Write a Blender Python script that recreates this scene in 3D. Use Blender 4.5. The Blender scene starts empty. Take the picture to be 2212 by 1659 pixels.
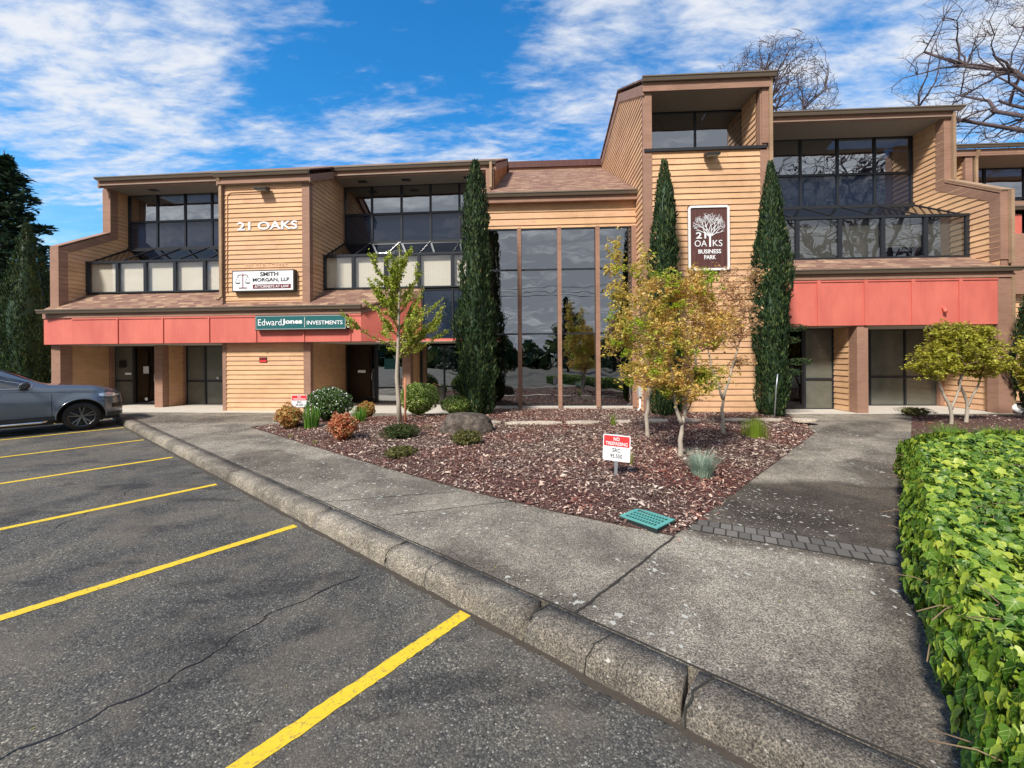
import bpy, bmesh, math, random
import numpy as np
from mathutils import Vector, Matrix, noise as mnoise

R = math.radians
random.seed(7)
rng = np.random.default_rng(11)
sc = bpy.context.scene
COL = sc.collection

# ------------------------------------------------------------------ camera
CAM_H = 1.9
cd = bpy.data.cameras.new("camera")
cam = bpy.data.objects.new("camera", cd)
COL.objects.link(cam)
sc.camera = cam
cd.sensor_fit = 'HORIZONTAL'
cd.sensor_width = 36.0
cd.lens = 36.0 * 900.0 / 2212.0
cd.shift_y = -59.5 / 2212.0
cd.clip_start = 0.05
cd.clip_end = 3000
cam.location = (0, 0, CAM_H)
cam.rotation_euler = (R(90), R(0.40), 0)   # a slight roll, camera otherwise level

# ------------------------------------------------------------------ sun and sky
SUN_EL, SUN_AZ = R(46), R(214)      # azimuth clockwise from +Y: behind the camera, to its left
to_sun = Vector((math.sin(SUN_AZ) * math.cos(SUN_EL), math.cos(SUN_AZ) * math.cos(SUN_EL), math.sin(SUN_EL)))
sd = bpy.data.lights.new("sun", 'SUN')
sd.energy = 3.4
sd.angle = R(8)
sd.color = (1.0, 0.94, 0.86)
sun = bpy.data.objects.new("sun", sd)
COL.objects.link(sun)
sun.rotation_euler = to_sun.to_track_quat('Z', 'Y').to_euler()
sun.location = (-10, -20, 30)

sc.view_settings.view_transform = 'Standard'
sc.view_settings.look = 'None'
sc.view_settings.gamma = 1.0
sc.view_settings.exposure = 0.80

def ray(x, y):
    u, v = x - 1106.0, y - 829.5
    r = 0.007
    return Vector(((u - r * v) / 900.0, 1.0, -((v + r * u) + 59.5) / 900.0)).normalized()

world = bpy.data.worlds.new("World")
sc.world = world
world.use_nodes = True
def build_world():
    nt = world.node_tree
    N, L = nt.nodes, nt.links
    N.clear()
    out = N.new('ShaderNodeOutputWorld')
    bg = N.new('ShaderNodeBackground')
    sky = N.new('ShaderNodeTexSky')
    sky.sky_type = 'NISHITA'
    sky.sun_disc = False
    sky.sun_elevation = SUN_EL
    sky.sun_rotation = SUN_AZ
    sky.altitude = 50
    sky.air_density = 1.0
    sky.dust_density = 0.4
    sky.ozone_density = 3.0
    hs = N.new('ShaderNodeHueSaturation')
    hs.inputs['Saturation'].default_value = 1.28
    hs.inputs['Value'].default_value = 1.0
    L.new(sky.outputs[0], hs.inputs['Color'])
    tint = N.new('ShaderNodeMix'); tint.data_type = 'RGBA'; tint.blend_type = 'MULTIPLY'; tint.inputs[0].default_value = 1
    L.new(hs.outputs[0], tint.inputs[6]); tint.inputs[7].default_value = (.56, 1.28, 1.38, 1)
    tc = N.new('ShaderNodeTexCoord')
    nrm = N.new('ShaderNodeVectorMath'); nrm.operation = 'NORMALIZE'
    L.new(tc.outputs['Generated'], nrm.inputs[0])
    sep = N.new('ShaderNodeSeparateXYZ')
    L.new(nrm.outputs[0], sep.inputs[0])
    def m(op, a, b=None, c=None, clamp=False):
        n = N.new('ShaderNodeMath'); n.operation = op; n.use_clamp = clamp
        for i, v in enumerate((a, b, c)):
            if v is None: continue
            if isinstance(v, (int, float)): n.inputs[i].default_value = v
            else: L.new(v, n.inputs[i])
        return n.outputs[0]
    zc = m('MAXIMUM', m('ADD', sep.outputs['Z'], 0.10), 0.03)
    px = m('DIVIDE', sep.outputs['X'], zc)
    py = m('DIVIDE', sep.outputs['Y'], zc)
    comb = N.new('ShaderNodeCombineXYZ')
    L.new(px, comb.inputs[0]); L.new(py, comb.inputs[1])
    mp = N.new('ShaderNodeMapping')
    mp.inputs['Rotation'].default_value = (0, 0, R(50))
    mp.inputs['Scale'].default_value = (0.62, 1.4, 1.0)
    L.new(comb.outputs[0], mp.inputs['Vector'])
    def noise(vec, scale, detail, rough, dist, off):
        mm = N.new('ShaderNodeMapping'); mm.inputs['Location'].default_value = off
        L.new(vec, mm.inputs['Vector'])
        n = N.new('ShaderNodeTexNoise'); n.inputs['Scale'].default_value = scale
        n.inputs['Detail'].default_value = detail; n.inputs['Roughness'].default_value = rough
        n.inputs['Distortion'].default_value = dist
        L.new(mm.outputs[0], n.inputs['Vector'])
        return n.outputs['Fac']
    n1 = noise(mp.outputs[0], 2.2, 9, 0.58, 0.35, (3.1, 1.7, 0))
    n2 = noise(mp.outputs[0], 7.0, 7, 0.62, 0.3, (9.1, 4.7, 0))
    n3 = noise(mp.outputs[0], 24.0, 5, 0.6, 0.1, (1.1, 2.7, 0))
    f = m('ADD', m('MULTIPLY', n1, 1.0), m('MULTIPLY', m('SUBTRACT', n2, 0.5), 0.80))
    f = m('ADD', f, m('MULTIPLY', m('SUBTRACT', n3, 0.5), 0.30))
    # where this sky's cloud banks and clear holes stand (directions), weights
    BL = [((230, 60), 60, .18), ((90, 130), 60, .08), ((360, 110), 70, .14), ((480, 30), 120, .13), ((620, 15), 160, .14), ((480, 190), 130, .12),
          ((150, 250), 150, .10), ((100, 390), 60, .22), ((350, 330), 120, .04), ((690, 330), 100, .16), ((860, 310), 120, .16), ((800, 340), 60, .06),
          ((1240, 130), 120, .24), ((1120, 250), 100, .24), ((1040, 310), 200, .18), ((1330, 60), 120, .14), ((1500, 60), 70, .22), ((1650, 110), 60, .16),
          ((1960, 60), 60, .18), ((1850, 170), 60, .18), ((2100, 200), 60, .2), ((930, 200), 300, .05), ((1400, 20), 150, .08),
          ((850, 110), 60, -.20), ((740, 60), 160, -.18), ((1060, 60), 120, -.24), ((640, 150), 250, -.10), ((1000, 120), 150, -.12),
          ((600, 260), 120, -.10), ((230, 160), 900, -.12), ((1200, 340), 300, -.22), ((1850, 90), 500, -.30), ((420, 380), 90, -.02), ((560, 110), 500, -.14), ((120, 20), 500, -.14), ((30, 230), 600, -.14), ((330, 30), 700, -.10), ((30, 330), 200, -.06), ((1330, 230), 150, -.04)]
    cov = None
    for (p, k, w) in BL:
        b = ray(*p)
        dt = N.new('ShaderNodeVectorMath'); dt.operation = 'DOT_PRODUCT'
        L.new(nrm.outputs[0], dt.inputs[0]); dt.inputs[1].default_value = b
        e = m('EXPONENT', m('MULTIPLY', m('SUBTRACT', dt.outputs['Value'], 1.0), float(k)))
        t = m('MULTIPLY', e, w * .60)
        cov = t if cov is None else m('ADD', cov, t)
    # overcast banks behind the camera
    back = m('MULTIPLY', m('MULTIPLY_ADD', sep.outputs['Y'], -1.0, 0.1, clamp=True), 0.70)
    f = m('ADD', f, m('ADD', cov, back))
    mr = N.new('ShaderNodeMapRange'); mr.interpolation_type = 'SMOOTHSTEP'
    mr.inputs['From Min'].default_value = 0.46; mr.inputs['From Max'].default_value = 0.98
    L.new(f, mr.inputs['Value'])
    low = N.new('ShaderNodeMapRange'); low.interpolation_type = 'SMOOTHSTEP'   # pale air near the horizon
    low.inputs['From Min'].default_value = 0.40; low.inputs['From Max'].default_value = 0.0
    low.inputs['To Min'].default_value = 0.0; low.inputs['To Max'].default_value = 0.70
    L.new(sep.outputs['Z'], low.inputs['Value'])
    cloud_fac = m('MAXIMUM', mr.outputs[0], m('MULTIPLY', low.outputs[0], 0.8), clamp=True)
    ccol = N.new('ShaderNodeMix'); ccol.data_type = 'RGBA'
    cr = N.new('ShaderNodeMapRange'); cr.inputs['From Min'].default_value = 0.40; cr.inputs['From Max'].default_value = 0.60
    L.new(m('ADD', m('MULTIPLY', n1, 0.55), m('ADD', m('MULTIPLY', n2, 0.45), m('MULTIPLY', sep.outputs['Y'], 0.10))), cr.inputs['Value'])
    L.new(cr.outputs[0], ccol.inputs[0])
    ccol.inputs[6].default_value = (2.6, 3.5, 4.9, 1)
    ccol.inputs[7].default_value = (4.9, 5.1, 5.45, 1)
    bk = N.new('ShaderNodeMix'); bk.data_type = 'RGBA'      # heavier grey cloud on that side of the sky
    L.new(cr.outputs[0], bk.inputs[0]); bk.inputs[6].default_value = (2.6, 2.75, 3.05, 1); bk.inputs[7].default_value = (6.0, 6.0, 6.1, 1)
    cc = N.new('ShaderNodeMix'); cc.data_type = 'RGBA'
    L.new(m('MULTIPLY_ADD', sep.outputs['Y'], -2.5, 0.0, clamp=True), cc.inputs[0]); L.new(ccol.outputs[2], cc.inputs[6]); L.new(bk.outputs[2], cc.inputs[7])
    mx = N.new('ShaderNodeMix'); mx.data_type = 'RGBA'
    L.new(cloud_fac, mx.inputs[0]); L.new(tint.outputs[2], mx.inputs[6]); L.new(cc.outputs[2], mx.inputs[7])
    L.new(mx.outputs[2], bg.inputs['Color'])
    bg.inputs['Strength'].default_value = 0.10
    L.new(bg.outputs[0], out.inputs['Surface'])
build_world()

# ------------------------------------------------------------------ material helpers
MATS = {}
class NB:
    def __init__(s, name):
        s.m = bpy.data.materials.new(name); s.m.use_nodes = True
        s.t = s.m.node_tree; s.t.nodes.clear()
        s.out = s.n('ShaderNodeOutputMaterial')
        MATS[name] = s.m
    def n(s, t, **k):
        x = s.t.nodes.new(t)
        for a, b in k.items(): setattr(x, a, b)
        return x
    def l(s, a, b): s.t.links.new(a, b)
    def co(s, kind='Object', scale=(1, 1, 1), rot=(0, 0, 0), loc=(0, 0, 0)):
        tc = s.n('ShaderNodeTexCoord'); mp = s.n('ShaderNodeMapping')
        mp.inputs['Scale'].default_value = scale; mp.inputs['Rotation'].default_value = rot; mp.inputs['Location'].default_value = loc
        s.l(tc.outputs[kind], mp.inputs['Vector']); return mp.outputs[0]
    def noise(s, vec, scale, detail=4, rough=.55, dist=0, col=False):
        x = s.n('ShaderNodeTexNoise'); x.inputs['Scale'].default_value = scale; x.inputs['Detail'].default_value = detail
        x.inputs['Roughness'].default_value = rough; x.inputs['Distortion'].default_value = dist
        s.l(vec, x.inputs['Vector']); return x.outputs['Color' if col else 'Fac']
    def ramp(s, fac, stops, interp='LINEAR'):
        x = s.n('ShaderNodeValToRGB'); e = x.color_ramp.elements; x.color_ramp.interpolation = interp
        while len(e) < len(stops): e.new(0.5)
        for i, (p, c) in enumerate(stops):
            e[i].position = p; e[i].color = (*c, 1) if len(c) == 3 else c
        s.l(fac, x.inputs[0]); return x.outputs[0]
    def mix(s, fac, a, b, mode='MIX'):
        x = s.n('ShaderNodeMix', data_type='RGBA', blend_type=mode)
        for i, v in ((0, fac), (6, a), (7, b)):
            if isinstance(v, (int, float)): x.inputs[i].default_value = v
            elif isinstance(v, tuple): x.inputs[i].default_value = (*v, 1)
            else: s.l(v, x.inputs[i])
        return x.outputs[2]
    def math(s, op, a, b=None, clamp=False):
        x = s.n('ShaderNodeMath', operation=op, use_clamp=clamp)
        for i, v in enumerate((a, b)):
            if v is None: continue
            if isinstance(v, (int, float)): x.inputs[i].default_value = v
            else: s.l(v, x.inputs[i])
        return x.outputs[0]
    def island(s):
        return s.n('ShaderNodeNewGeometry').outputs['Random Per Island']
    def bump(s, h, strength=.3, dist=.02):
        x = s.n('ShaderNodeBump'); x.inputs['Strength'].default_value = strength; x.inputs['Distance'].default_value = dist
        s.l(h, x.inputs['Height']); return x.outputs[0]
    def pr(s, col, rough=.7, bump=None, metal=0, spec=.5, coat=0):
        p = s.n('ShaderNodeBsdfPrincipled')
        if isinstance(col, tuple): p.inputs['Base Color'].default_value = (*col, 1)
        else: s.l(col, p.inputs['Base Color'])
        if isinstance(rough, (int, float)): p.inputs['Roughness'].default_value = rough
        else: s.l(rough, p.inputs['Roughness'])
        p.inputs['Metallic'].default_value = metal
        p.inputs['Specular IOR Level'].default_value = spec
        p.inputs['Coat Weight'].default_value = coat
        if bump is not None: s.l(bump, p.inputs['Normal'])
        s.l(p.outputs[0], s.out.inputs[0]); return p

def mat_wood(name, c1, c2, c3, grain=1.0, rough=.75):
    b = NB(name)
    v = b.co(scale=(1.2, 1.2, 18)); n1 = b.noise(v, 2.2, 5, .6)
    v2 = b.co(scale=(.35, .35, 1.1)); n2 = b.noise(v2, 1.6, 3)
    base = b.ramp(b.island(), [(0, c1), (.5, c2), (1, c3)])
    c = b.mix(b.ramp(n2, [(.35, (0, 0, 0)), (.7, (1, 1, 1))]), base, tuple(x * .86 for x in c1))
    dark = b.ramp(n1, [(.28, (.70, .66, .62)), (.5, (1, 1, 1)), (.8, (1.06, 1.04, 1.0))])
    c = b.mix(1.0 * grain, c, dark, 'MULTIPLY')
    st = b.noise(b.co(scale=(1.2, 1.2, .8)), 1.7, 5, .7)
    c = b.mix(.6, c, b.ramp(st, [(.33, (.84, .82, .80)), (.52, (1, 1, 1))]), 'MULTIPLY')
    b.pr(c, rough, b.bump(n1, .25, .01), spec=.3)
mat_wood('siding', (.66, .405, .225), (.73, .46, .26), (.67, .40, .26), .8)
mat_wood('trim', (.33, .19, .135), (.36, .21, .15), (.30, .175, .125))
mat_wood('trim_tan', (.36, .24, .155), (.40, .27, .17), (.33, .22, .14))
def simple(name, c, rough=.6, var=.12, scale=6, metal=0, spec=.4, coat=0, bumps=.08):
    b = NB(name)
    n = b.noise(b.co(), scale, 5, .6)
    c2 = b.mix(n, tuple(x * (1 - var) for x in c), tuple(min(1, x * (1 + var)) for x in c))
    b.pr(c2, rough, b.bump(n, bumps, .01) if bumps else None, metal, spec, coat)
simple('soffit', (.30, .255, .205), .8)
simple('soffit_low', (.46, .42, .36), .8)
simple('gutter', (.155, .120, .088), .35, .1, 3, 0, .5)
simple('flashing', (.018, .018, .022), .5)
simple('window_frame', (.030, .034, .042), .35, .15, 9, .3)
simple('white_paint', (.80, .80, .79), .5, .04)
simple('white_metal', (.78, .78, .78), .4, .05)
simple('black', (.012, .012, .013), .4)
simple('dark_interior', (.035, .033, .030), .9)
simple('interior_wall', (.22, .20, .17), .9)
simple('concrete_light', (.52, .48, .42), .85, .18, 4)
simple('galvanised', (.42, .46, .49), .42, .15, 30, .7)
simple('grey_box', (.42, .45, .46), .5)
simple('teal', (.012, .115, .120), .45, .05, 2)
simple('teal_plastic', (.10, .34, .31), .5, .1, 15)
simple('teal_dark', (.012, .022, .022), .7)
simple('sign_red', (.72, .045, .045), .45, .05)
simple('sign_maroon', (.16, .018, .025), .5, .05)
simple('sign_white', (.82, .84, .86), .4, .03)
simple('letter_black', (.03, .03, .035), .5)
simple('letter_tan', (.80, .52, .33), .6)
simple('paper', (.55, .55, .54), .7)
simple('handle_metal', (.55, .55, .53), .25, .05, 5, .9)
simple('stake_wood', (.42, .17, .09), .8, .2, 8)
simple('lamp_lens', (.30, .33, .30), .2)
simple('lamp_body', (.045, .04, .035), .5)
simple('pot', (.35, .13, .06), .7)

def mat_fascia():
    b = NB('fascia_red')
    n = b.noise(b.co(scale=(1, 1, .5)), 1.4, 5, .6); f = b.noise(b.co(), 60, 4)
    isl = b.island()
    c = b.ramp(isl, [(0, (.62, .155, .115)), (1, (.68, .185, .140))])
    c = b.mix(b.ramp(n, [(.35, (0, 0, 0)), (.7, (1, 1, 1))]), c, (.54, .125, .098))
    st = b.noise(b.co(scale=(6, 6, .5)), 2, 4, .7)
    c = b.mix(.28, c, b.ramp(st, [(.35, (.80, .80, .80)), (.55, (1, 1, 1))]), 'MULTIPLY')
    b.pr(c, .62, b.bump(f, .15, .004), spec=.35)
mat_fascia()
def mat_shingle():
    b = NB('shingle')
    v = b.co(scale=(1, 1.12, 0))
    br = b.n('ShaderNodeTexBrick'); b.l(v, br.inputs['Vector'])
    br.inputs['Scale'].default_value = 1; br.inputs['Brick Width'].default_value = .28; br.inputs['Row Height'].default_value = .125
    br.inputs['Mortar Size'].default_value = .006; br.inputs['Bias'].default_value = 0
    br.inputs['Color1'].default_value = (0, 0, 0, 1); br.inputs['Color2'].default_value = (1, 1, 1, 1); br.inputs['Mortar'].default_value = (.35, .35, .35, 1)
    g = b.noise(b.co(scale=(3, 9, 3)), 2.6, 5, .7)
    col = b.ramp(br.outputs['Color'], [(0, (.15, .085, .065)), (.35, (.23, .135, .095)), (.7, (.34, .22, .14)), (1, (.52, .37, .23))])
    col = b.mix(b.ramp(g, [(.3, (0, 0, 0)), (.7, (.8, .8, .8))]), col, (.21, .115, .095))
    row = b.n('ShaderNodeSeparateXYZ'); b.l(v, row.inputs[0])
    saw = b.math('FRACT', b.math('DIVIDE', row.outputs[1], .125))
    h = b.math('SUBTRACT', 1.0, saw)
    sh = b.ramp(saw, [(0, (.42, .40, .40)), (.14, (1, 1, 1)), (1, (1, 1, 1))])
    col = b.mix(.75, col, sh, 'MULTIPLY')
    fine = b.noise(b.co(), 90, 3)
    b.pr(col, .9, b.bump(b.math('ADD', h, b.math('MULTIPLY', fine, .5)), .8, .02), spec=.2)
mat_shingle()

def mat_glass(name, refl, tint, wav=.02, rough=.0, glossc=(.86, .90, .95)):
    b = NB(name)
    lw = b.n('ShaderNodeFresnel'); lw.inputs['IOR'].default_value = 1.5
    bf = b.n('ShaderNodeNewGeometry').outputs['Backfacing']
    fac = b.math('MULTIPLY', b.math('ADD', lw.outputs[0], refl, clamp=True), b.math('SUBTRACT', 1.0, bf))
    gl = b.n('ShaderNodeBsdfGlossy'); gl.inputs['Roughness'].default_value = rough
    gl.inputs['Color'].default_value = (*glossc, 1)
    n = b.noise(b.co(scale=(1, 1, 1)), .9, 2, .5)
    bm = b.bump(n, .35, wav); b.l(bm, gl.inputs['Normal'])
    tr = b.n('ShaderNodeBsdfTransparent'); tr.inputs['Color'].default_value = (*tint, 1)
    mx = b.n('ShaderNodeMixShader'); b.l(fac, mx.inputs[0]); b.l(tr.outputs[0], mx.inputs[1]); b.l(gl.outputs[0], mx.inputs[2])
    b.l(mx.outputs[0], b.out.inputs[0])
mat_glass('glass', .20, (.62, .64, .66))
mat_glass('glass_door', .03, (.10, .10, .11))
mat_glass('glass_dark', .42, (.30, .32, .34))
mat_glass('glass_bay_mirror', .20, (.70, .71, .72))
mat_glass('glass_atrium', .36, (.42, .44, .46))
mat_glass('glass_bay', .13, (.95, .95, .95))
mat_glass('glass_slope', .17, (.10, .11, .12))
mat_glass('car_glass', .10, (.20, .24, .26), .002)
def mat_spandrel():
    b = NB('spandrel_glass')
    n = b.noise(b.co(), .9, 2)
    p = b.pr((.012, .020, .040), .03, b.bump(n, .35, .03), spec=.75)
    p.inputs['Coat Weight'].default_value = .4; p.inputs['Coat Roughness'].default_value = .02
mat_spandrel()
def mat_blind():
    b = NB('blind')
    v = b.co(); w = b.n('ShaderNodeTexWave'); w.bands_direction = 'X'; w.inputs['Scale'].default_value = 4.2; w.inputs['Distortion'].default_value = .3
    b.l(v, w.inputs['Vector'])
    isl = b.island()
    c = b.ramp(isl, [(0, (.80, .74, .60)), (1, (.85, .80, .67))])
    c = b.mix(.10, c, w.outputs['Color'], 'MULTIPLY')
    b.pr(c, .8)
    b = NB('blind_grey')
    c = b.ramp(b.island(), [(0, (.34, .33, .27)), (1, (.42, .40, .33))])
    b.pr(c, .8)
    b = NB('panel_grey')
    c = b.ramp(b.noise(b.co(), 3), [(.3, (.105, .108, .088)), (.7, (.135, .138, .115))])
    b.pr(c, .12, spec=.6)
mat_blind()

def mat_asphalt():
    b = NB('asphalt')
    o = b.co()
    vo = b.n('ShaderNodeTexVoronoi'); vo.inputs['Scale'].default_value = 105; b.l(o, vo.inputs['Vector'])
    vs = b.n('ShaderNodeSeparateColor'); b.l(vo.outputs['Color'], vs.inputs[0])
    st = b.ramp(vs.outputs[0], [(0, (.058, .056, .052)), (.45, (.094, .090, .083)), (.8, (.138, .131, .116)), (.95, (.21, .195, .165)), (1, (.40, .37, .32))])
    edge = b.ramp(vo.outputs['Distance'], [(0, (1, 1, 1)), (.55, (.9, .9, .9)), (.9, (.30, .30, .30))])
    st = b.mix(.85, st, edge, 'MULTIPLY')
    fine = b.noise(o, 260, 4, .7)
    st = b.mix(.8, st, b.ramp(fine, [(.3, (.55, .55, .55)), (.5, (1, 1, 1)), (.75, (1.45, 1.45, 1.4))]), 'MULTIPLY')
    big = b.noise(o, .55, 6, .62, .6)
    st = b.mix(.9, st, b.ramp(big, [(.40, (.64, .65, .67)), (.5, (.96, .96, .95)), (.60, (1.30, 1.25, 1.13))]), 'MULTIPLY')
    oil = b.noise(b.co(rot=(0, 0, R(-38)), scale=(1, 2.6, 1)), .9, 5, .6, .3)
    st = b.mix(.85, st, b.ramp(oil, [(.55, (1, 1, 1)), (.62, (.55, .55, .58))]), 'MULTIPLY')
    tan = b.noise(o, 1.3, 5, .7)
    st = b.mix(b.ramp(tan, [(.48, (0, 0, 0)), (.62, (.5, .5, .5))]), st, (.15, .125, .095))
    h = b.math('SUBTRACT', b.math('MULTIPLY', fine, .6), b.math('MULTIPLY', vo.outputs['Distance'], .8))
    b.pr(st, .88, b.bump(h, .75, .006), spec=.3)
mat_asphalt()
def mat_conc(name, base, dark, spots=True, dark_patches=None, grain=92, flat=False):
    b = NB(name)
    o = b.co()
    f1 = b.noise(o, grain, 3, .8); f2 = b.noise(o, grain * .3, 4, .75)
    big = b.noise(o, .8, 6, .65, .4); mid = b.noise(o, 4.5, 6, .7, .2)
    c = b.mix(b.ramp(big, [(.40, (0, 0, 0)), (.60, (1, 1, 1))]), dark, base)
    c = b.mix(.9, c, b.ramp(mid, [(.3, (.68, .67, .66)), (.5, (1, 1, 1)), (.72, (1.14, 1.12, 1.08))]), 'MULTIPLY')
    c = b.mix(1.0, c, b.ramp(f1, [(.36, (.22, .21, .20)), (.46, (.70, .69, .68)), (.54, (1.15, 1.14, 1.1)), (.66, (2.3, 2.2, 2.0))]), 'MULTIPLY')
    c = b.mix(.7, c, b.ramp(f2, [(.35, (.5, .5, .5)), (.6, (1.15, 1.15, 1.15))]), 'MULTIPLY')
    if dark_patches:
        # darker patches of the surface: soft-edged ellipse pieces broken up by noise
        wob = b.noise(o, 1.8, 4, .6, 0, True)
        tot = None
        for (cx, cy, ax, ay, rot, st) in dark_patches:
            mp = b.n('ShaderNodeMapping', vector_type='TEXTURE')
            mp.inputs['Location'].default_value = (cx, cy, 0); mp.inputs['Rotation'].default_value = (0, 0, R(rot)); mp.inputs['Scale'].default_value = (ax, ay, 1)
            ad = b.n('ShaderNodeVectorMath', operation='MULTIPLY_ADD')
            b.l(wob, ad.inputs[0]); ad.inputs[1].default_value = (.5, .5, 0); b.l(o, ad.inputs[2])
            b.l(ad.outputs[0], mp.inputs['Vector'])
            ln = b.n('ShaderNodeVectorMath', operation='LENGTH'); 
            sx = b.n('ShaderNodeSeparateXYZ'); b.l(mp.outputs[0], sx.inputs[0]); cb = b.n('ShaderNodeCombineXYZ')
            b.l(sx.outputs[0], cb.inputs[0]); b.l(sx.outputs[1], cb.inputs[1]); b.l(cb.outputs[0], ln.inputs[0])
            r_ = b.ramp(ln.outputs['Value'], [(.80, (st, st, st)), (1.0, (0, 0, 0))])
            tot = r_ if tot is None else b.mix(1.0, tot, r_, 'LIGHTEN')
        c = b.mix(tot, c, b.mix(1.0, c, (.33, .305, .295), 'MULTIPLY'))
    if spots:
        for sc_, th, col in ((4.2, .085, (.46, .46, .40)), (9., .11, (.48, .47, .41)), (20., .13, (.42, .41, .37))):
            v = b.n('ShaderNodeTexVoronoi', voronoi_dimensions='2D' if flat else '3D'); v.inputs['Scale'].default_value = sc_; v.inputs['Randomness'].default_value = 1
            wob = b.noise(o, sc_ * 4, 3, .6, 0, True)
            ad = b.n('ShaderNodeVectorMath', operation='MULTIPLY_ADD')
            b.l(wob, ad.inputs[0]); ad.inputs[1].default_value = (.10 / (sc_ / 5.5),) * 3; b.l(o, ad.inputs[2])
            b.l(ad.outputs[0], v.inputs['Vector'])
            rs = b.n('ShaderNodeSeparateColor'); b.l(v.outputs['Color'], rs.inputs[0])
            m1 = b.math('LESS_THAN', v.outputs['Distance'], th)
            m2 = b.math('LESS_THAN', rs.outputs[0], .34)
            pn = b.math('GREATER_THAN', b.noise(o, .6, 3), .47)
            k = b.math('MULTIPLY', b.math('MULTIPLY', m1, m2), b.math('MULTIPLY', pn, .85))
            c = b.mix(k, c, col)
    b.pr(c, .9, b.bump(b.math('ADD', f1, f2), .55, .006), spec=.25)
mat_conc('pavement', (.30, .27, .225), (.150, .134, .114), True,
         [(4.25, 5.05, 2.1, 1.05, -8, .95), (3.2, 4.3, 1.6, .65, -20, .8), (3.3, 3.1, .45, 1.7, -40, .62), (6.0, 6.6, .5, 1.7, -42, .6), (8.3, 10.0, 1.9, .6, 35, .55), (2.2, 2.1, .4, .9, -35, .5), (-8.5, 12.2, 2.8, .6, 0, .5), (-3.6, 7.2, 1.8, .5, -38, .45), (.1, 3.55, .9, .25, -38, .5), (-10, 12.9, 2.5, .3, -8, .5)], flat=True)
mat_conc('kerb_concrete', (.29, .258, .212), (.14, .124, .105), True)
mat_conc('stone', (.56, .49, .41), (.42, .36, .30), False)
def mat_brick():
    b = NB('paver')
    n = b.noise(b.co(), 30, 4, .6)
    c = b.mix(n, b.ramp(b.island(), [(0, (.075, .068, .060)), (.6, (.12, .108, .095)), (1, (.20, .18, .155))]), (.11, .10, .088))
    b.pr(c, .85, b.bump(n, .4, .01))
mat_brick()
simple('joint_dirt', (.030, .027, .022), .95)
simple('gutter_dirt', (.060, .048, .036), .95, .4, 40)
simple('ground_earth', (.10, .085, .055), .95, .3, 2)
def mat_yellow():
    b = NB('yellow_paint')
    o = b.co(); n = b.noise(o, 28, 6, .8); n2 = b.noise(o, 3, 4)
    c = b.mix(n2, (.66, .44, .012), (.74, .52, .03))
    c = b.mix(b.ramp(n, [(.53, (0, 0, 0)), (.62, (.9, .9, .9))]), c, (.28, .21, .06))
    b.pr(c, .7, b.bump(n, .5, .006))
mat_yellow()
def mat_chips():
    b = NB('bark_chips')
    r = b.island()
    o = b.co(); big = b.noise(o, .55, 4, .6, .3)
    c1 = b.ramp(r, [(0, (.07, .018, .015)), (.3, (.15, .038, .030)), (.5, (.24, .085, .064)), (.7, (.38, .21, .16)), (.84, (.54, .38, .29)), (1, (.72, .56, .44))])
    c2 = b.ramp(r, [(0, (.06, .035, .028)), (.3, (.13, .085, .065)), (.55, (.28, .19, .15)), (.74, (.46, .35, .28)), (1, (.66, .55, .46))])
    sp = b.n('ShaderNodeSeparateXYZ'); b.l(o, sp.inputs[0])
    k = b.ramp(big, [(.42, (0, 0, 0)), (.62, (1, 1, 1))])
    c = b.mix(k, c2, c1)
    n = b.noise(o, 60, 3)
    c = b.mix(.6, c, b.ramp(n, [(.3, (.6, .6, .6)), (.6, (1.1, 1.1, 1.1))]), 'MULTIPLY')
    b.pr(c, .85, spec=.2)
    b = NB('mulch_soil')
    n = b.noise(b.co(), 38, 5, .75)
    c = b.ramp(n, [(.3, (.016, .008, .007)), (.5, (.07, .03, .024)), (.60, (.18, .09, .07)), (.72, (.36, .23, .18))])
    b.pr(c, .95, b.bump(n, 1, .02))
mat_chips()
def mat_leaf(name, stops, trans=.35, rough=.5, spec=.3, patch=None):
    b = NB(name)
    c = b.ramp(b.island(), stops)
    if patch:
        n = b.noise(b.co(), patch[0], 3)
        c = b.mix(b.ramp(n, [(patch[1], (0, 0, 0)), (patch[1] + .1, (1, 1, 1))]), c, b.ramp(b.island(), patch[2]))
    p = b.n('ShaderNodeBsdfPrincipled'); b.l(c, p.inputs['Base Color']); p.inputs['Roughness'].default_value = rough; p.inputs['Specular IOR Level'].default_value = spec
    t = b.n('ShaderNodeBsdfTranslucent'); b.l(c, t.inputs['Color'])
    mx = b.n('ShaderNodeMixShader'); mx.inputs[0].default_value = trans
    b.l(p.outputs[0], mx.inputs[1]); b.l(t.outputs[0], mx.inputs[2]); b.l(mx.outputs[0], b.out.inputs[0])
mat_leaf('leaf_cypress', [(0, (.010, .026, .012)), (.45, (.024, .055, .020)), (.8, (.055, .095, .028)), (.97, (.10, .14, .04)), (1, (.15, .12, .05))], .15, .6, patch=(.9, .60, [(0, (.03, .05, .015)), (1, (.10, .12, .035))]))
mat_leaf('leaf_maple_gold', [(0, (.46, .34, .05)), (.4, (.64, .49, .09)), (.75, (.74, .60, .16)), (1, (.80, .68, .28))], .45, patch=(1.7, .53, [(0, (.20, .34, .02)), (1, (.44, .54, .04))]))
mat_leaf('leaf_maple_pink', [(0, (.52, .28, .13)), (.4, (.66, .40, .20)), (.75, (.74, .50, .28)), (1, (.80, .60, .34))], .45, patch=(1.7, .62, [(0, (.24, .34, .03)), (1, (.46, .52, .06))]))
mat_leaf('leaf_conifer', [(0, (.016, .034, .022)), (.5, (.038, .072, .040)), (.9, (.075, .125, .060)), (1, (.12, .17, .07))], .1, .6)
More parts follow.
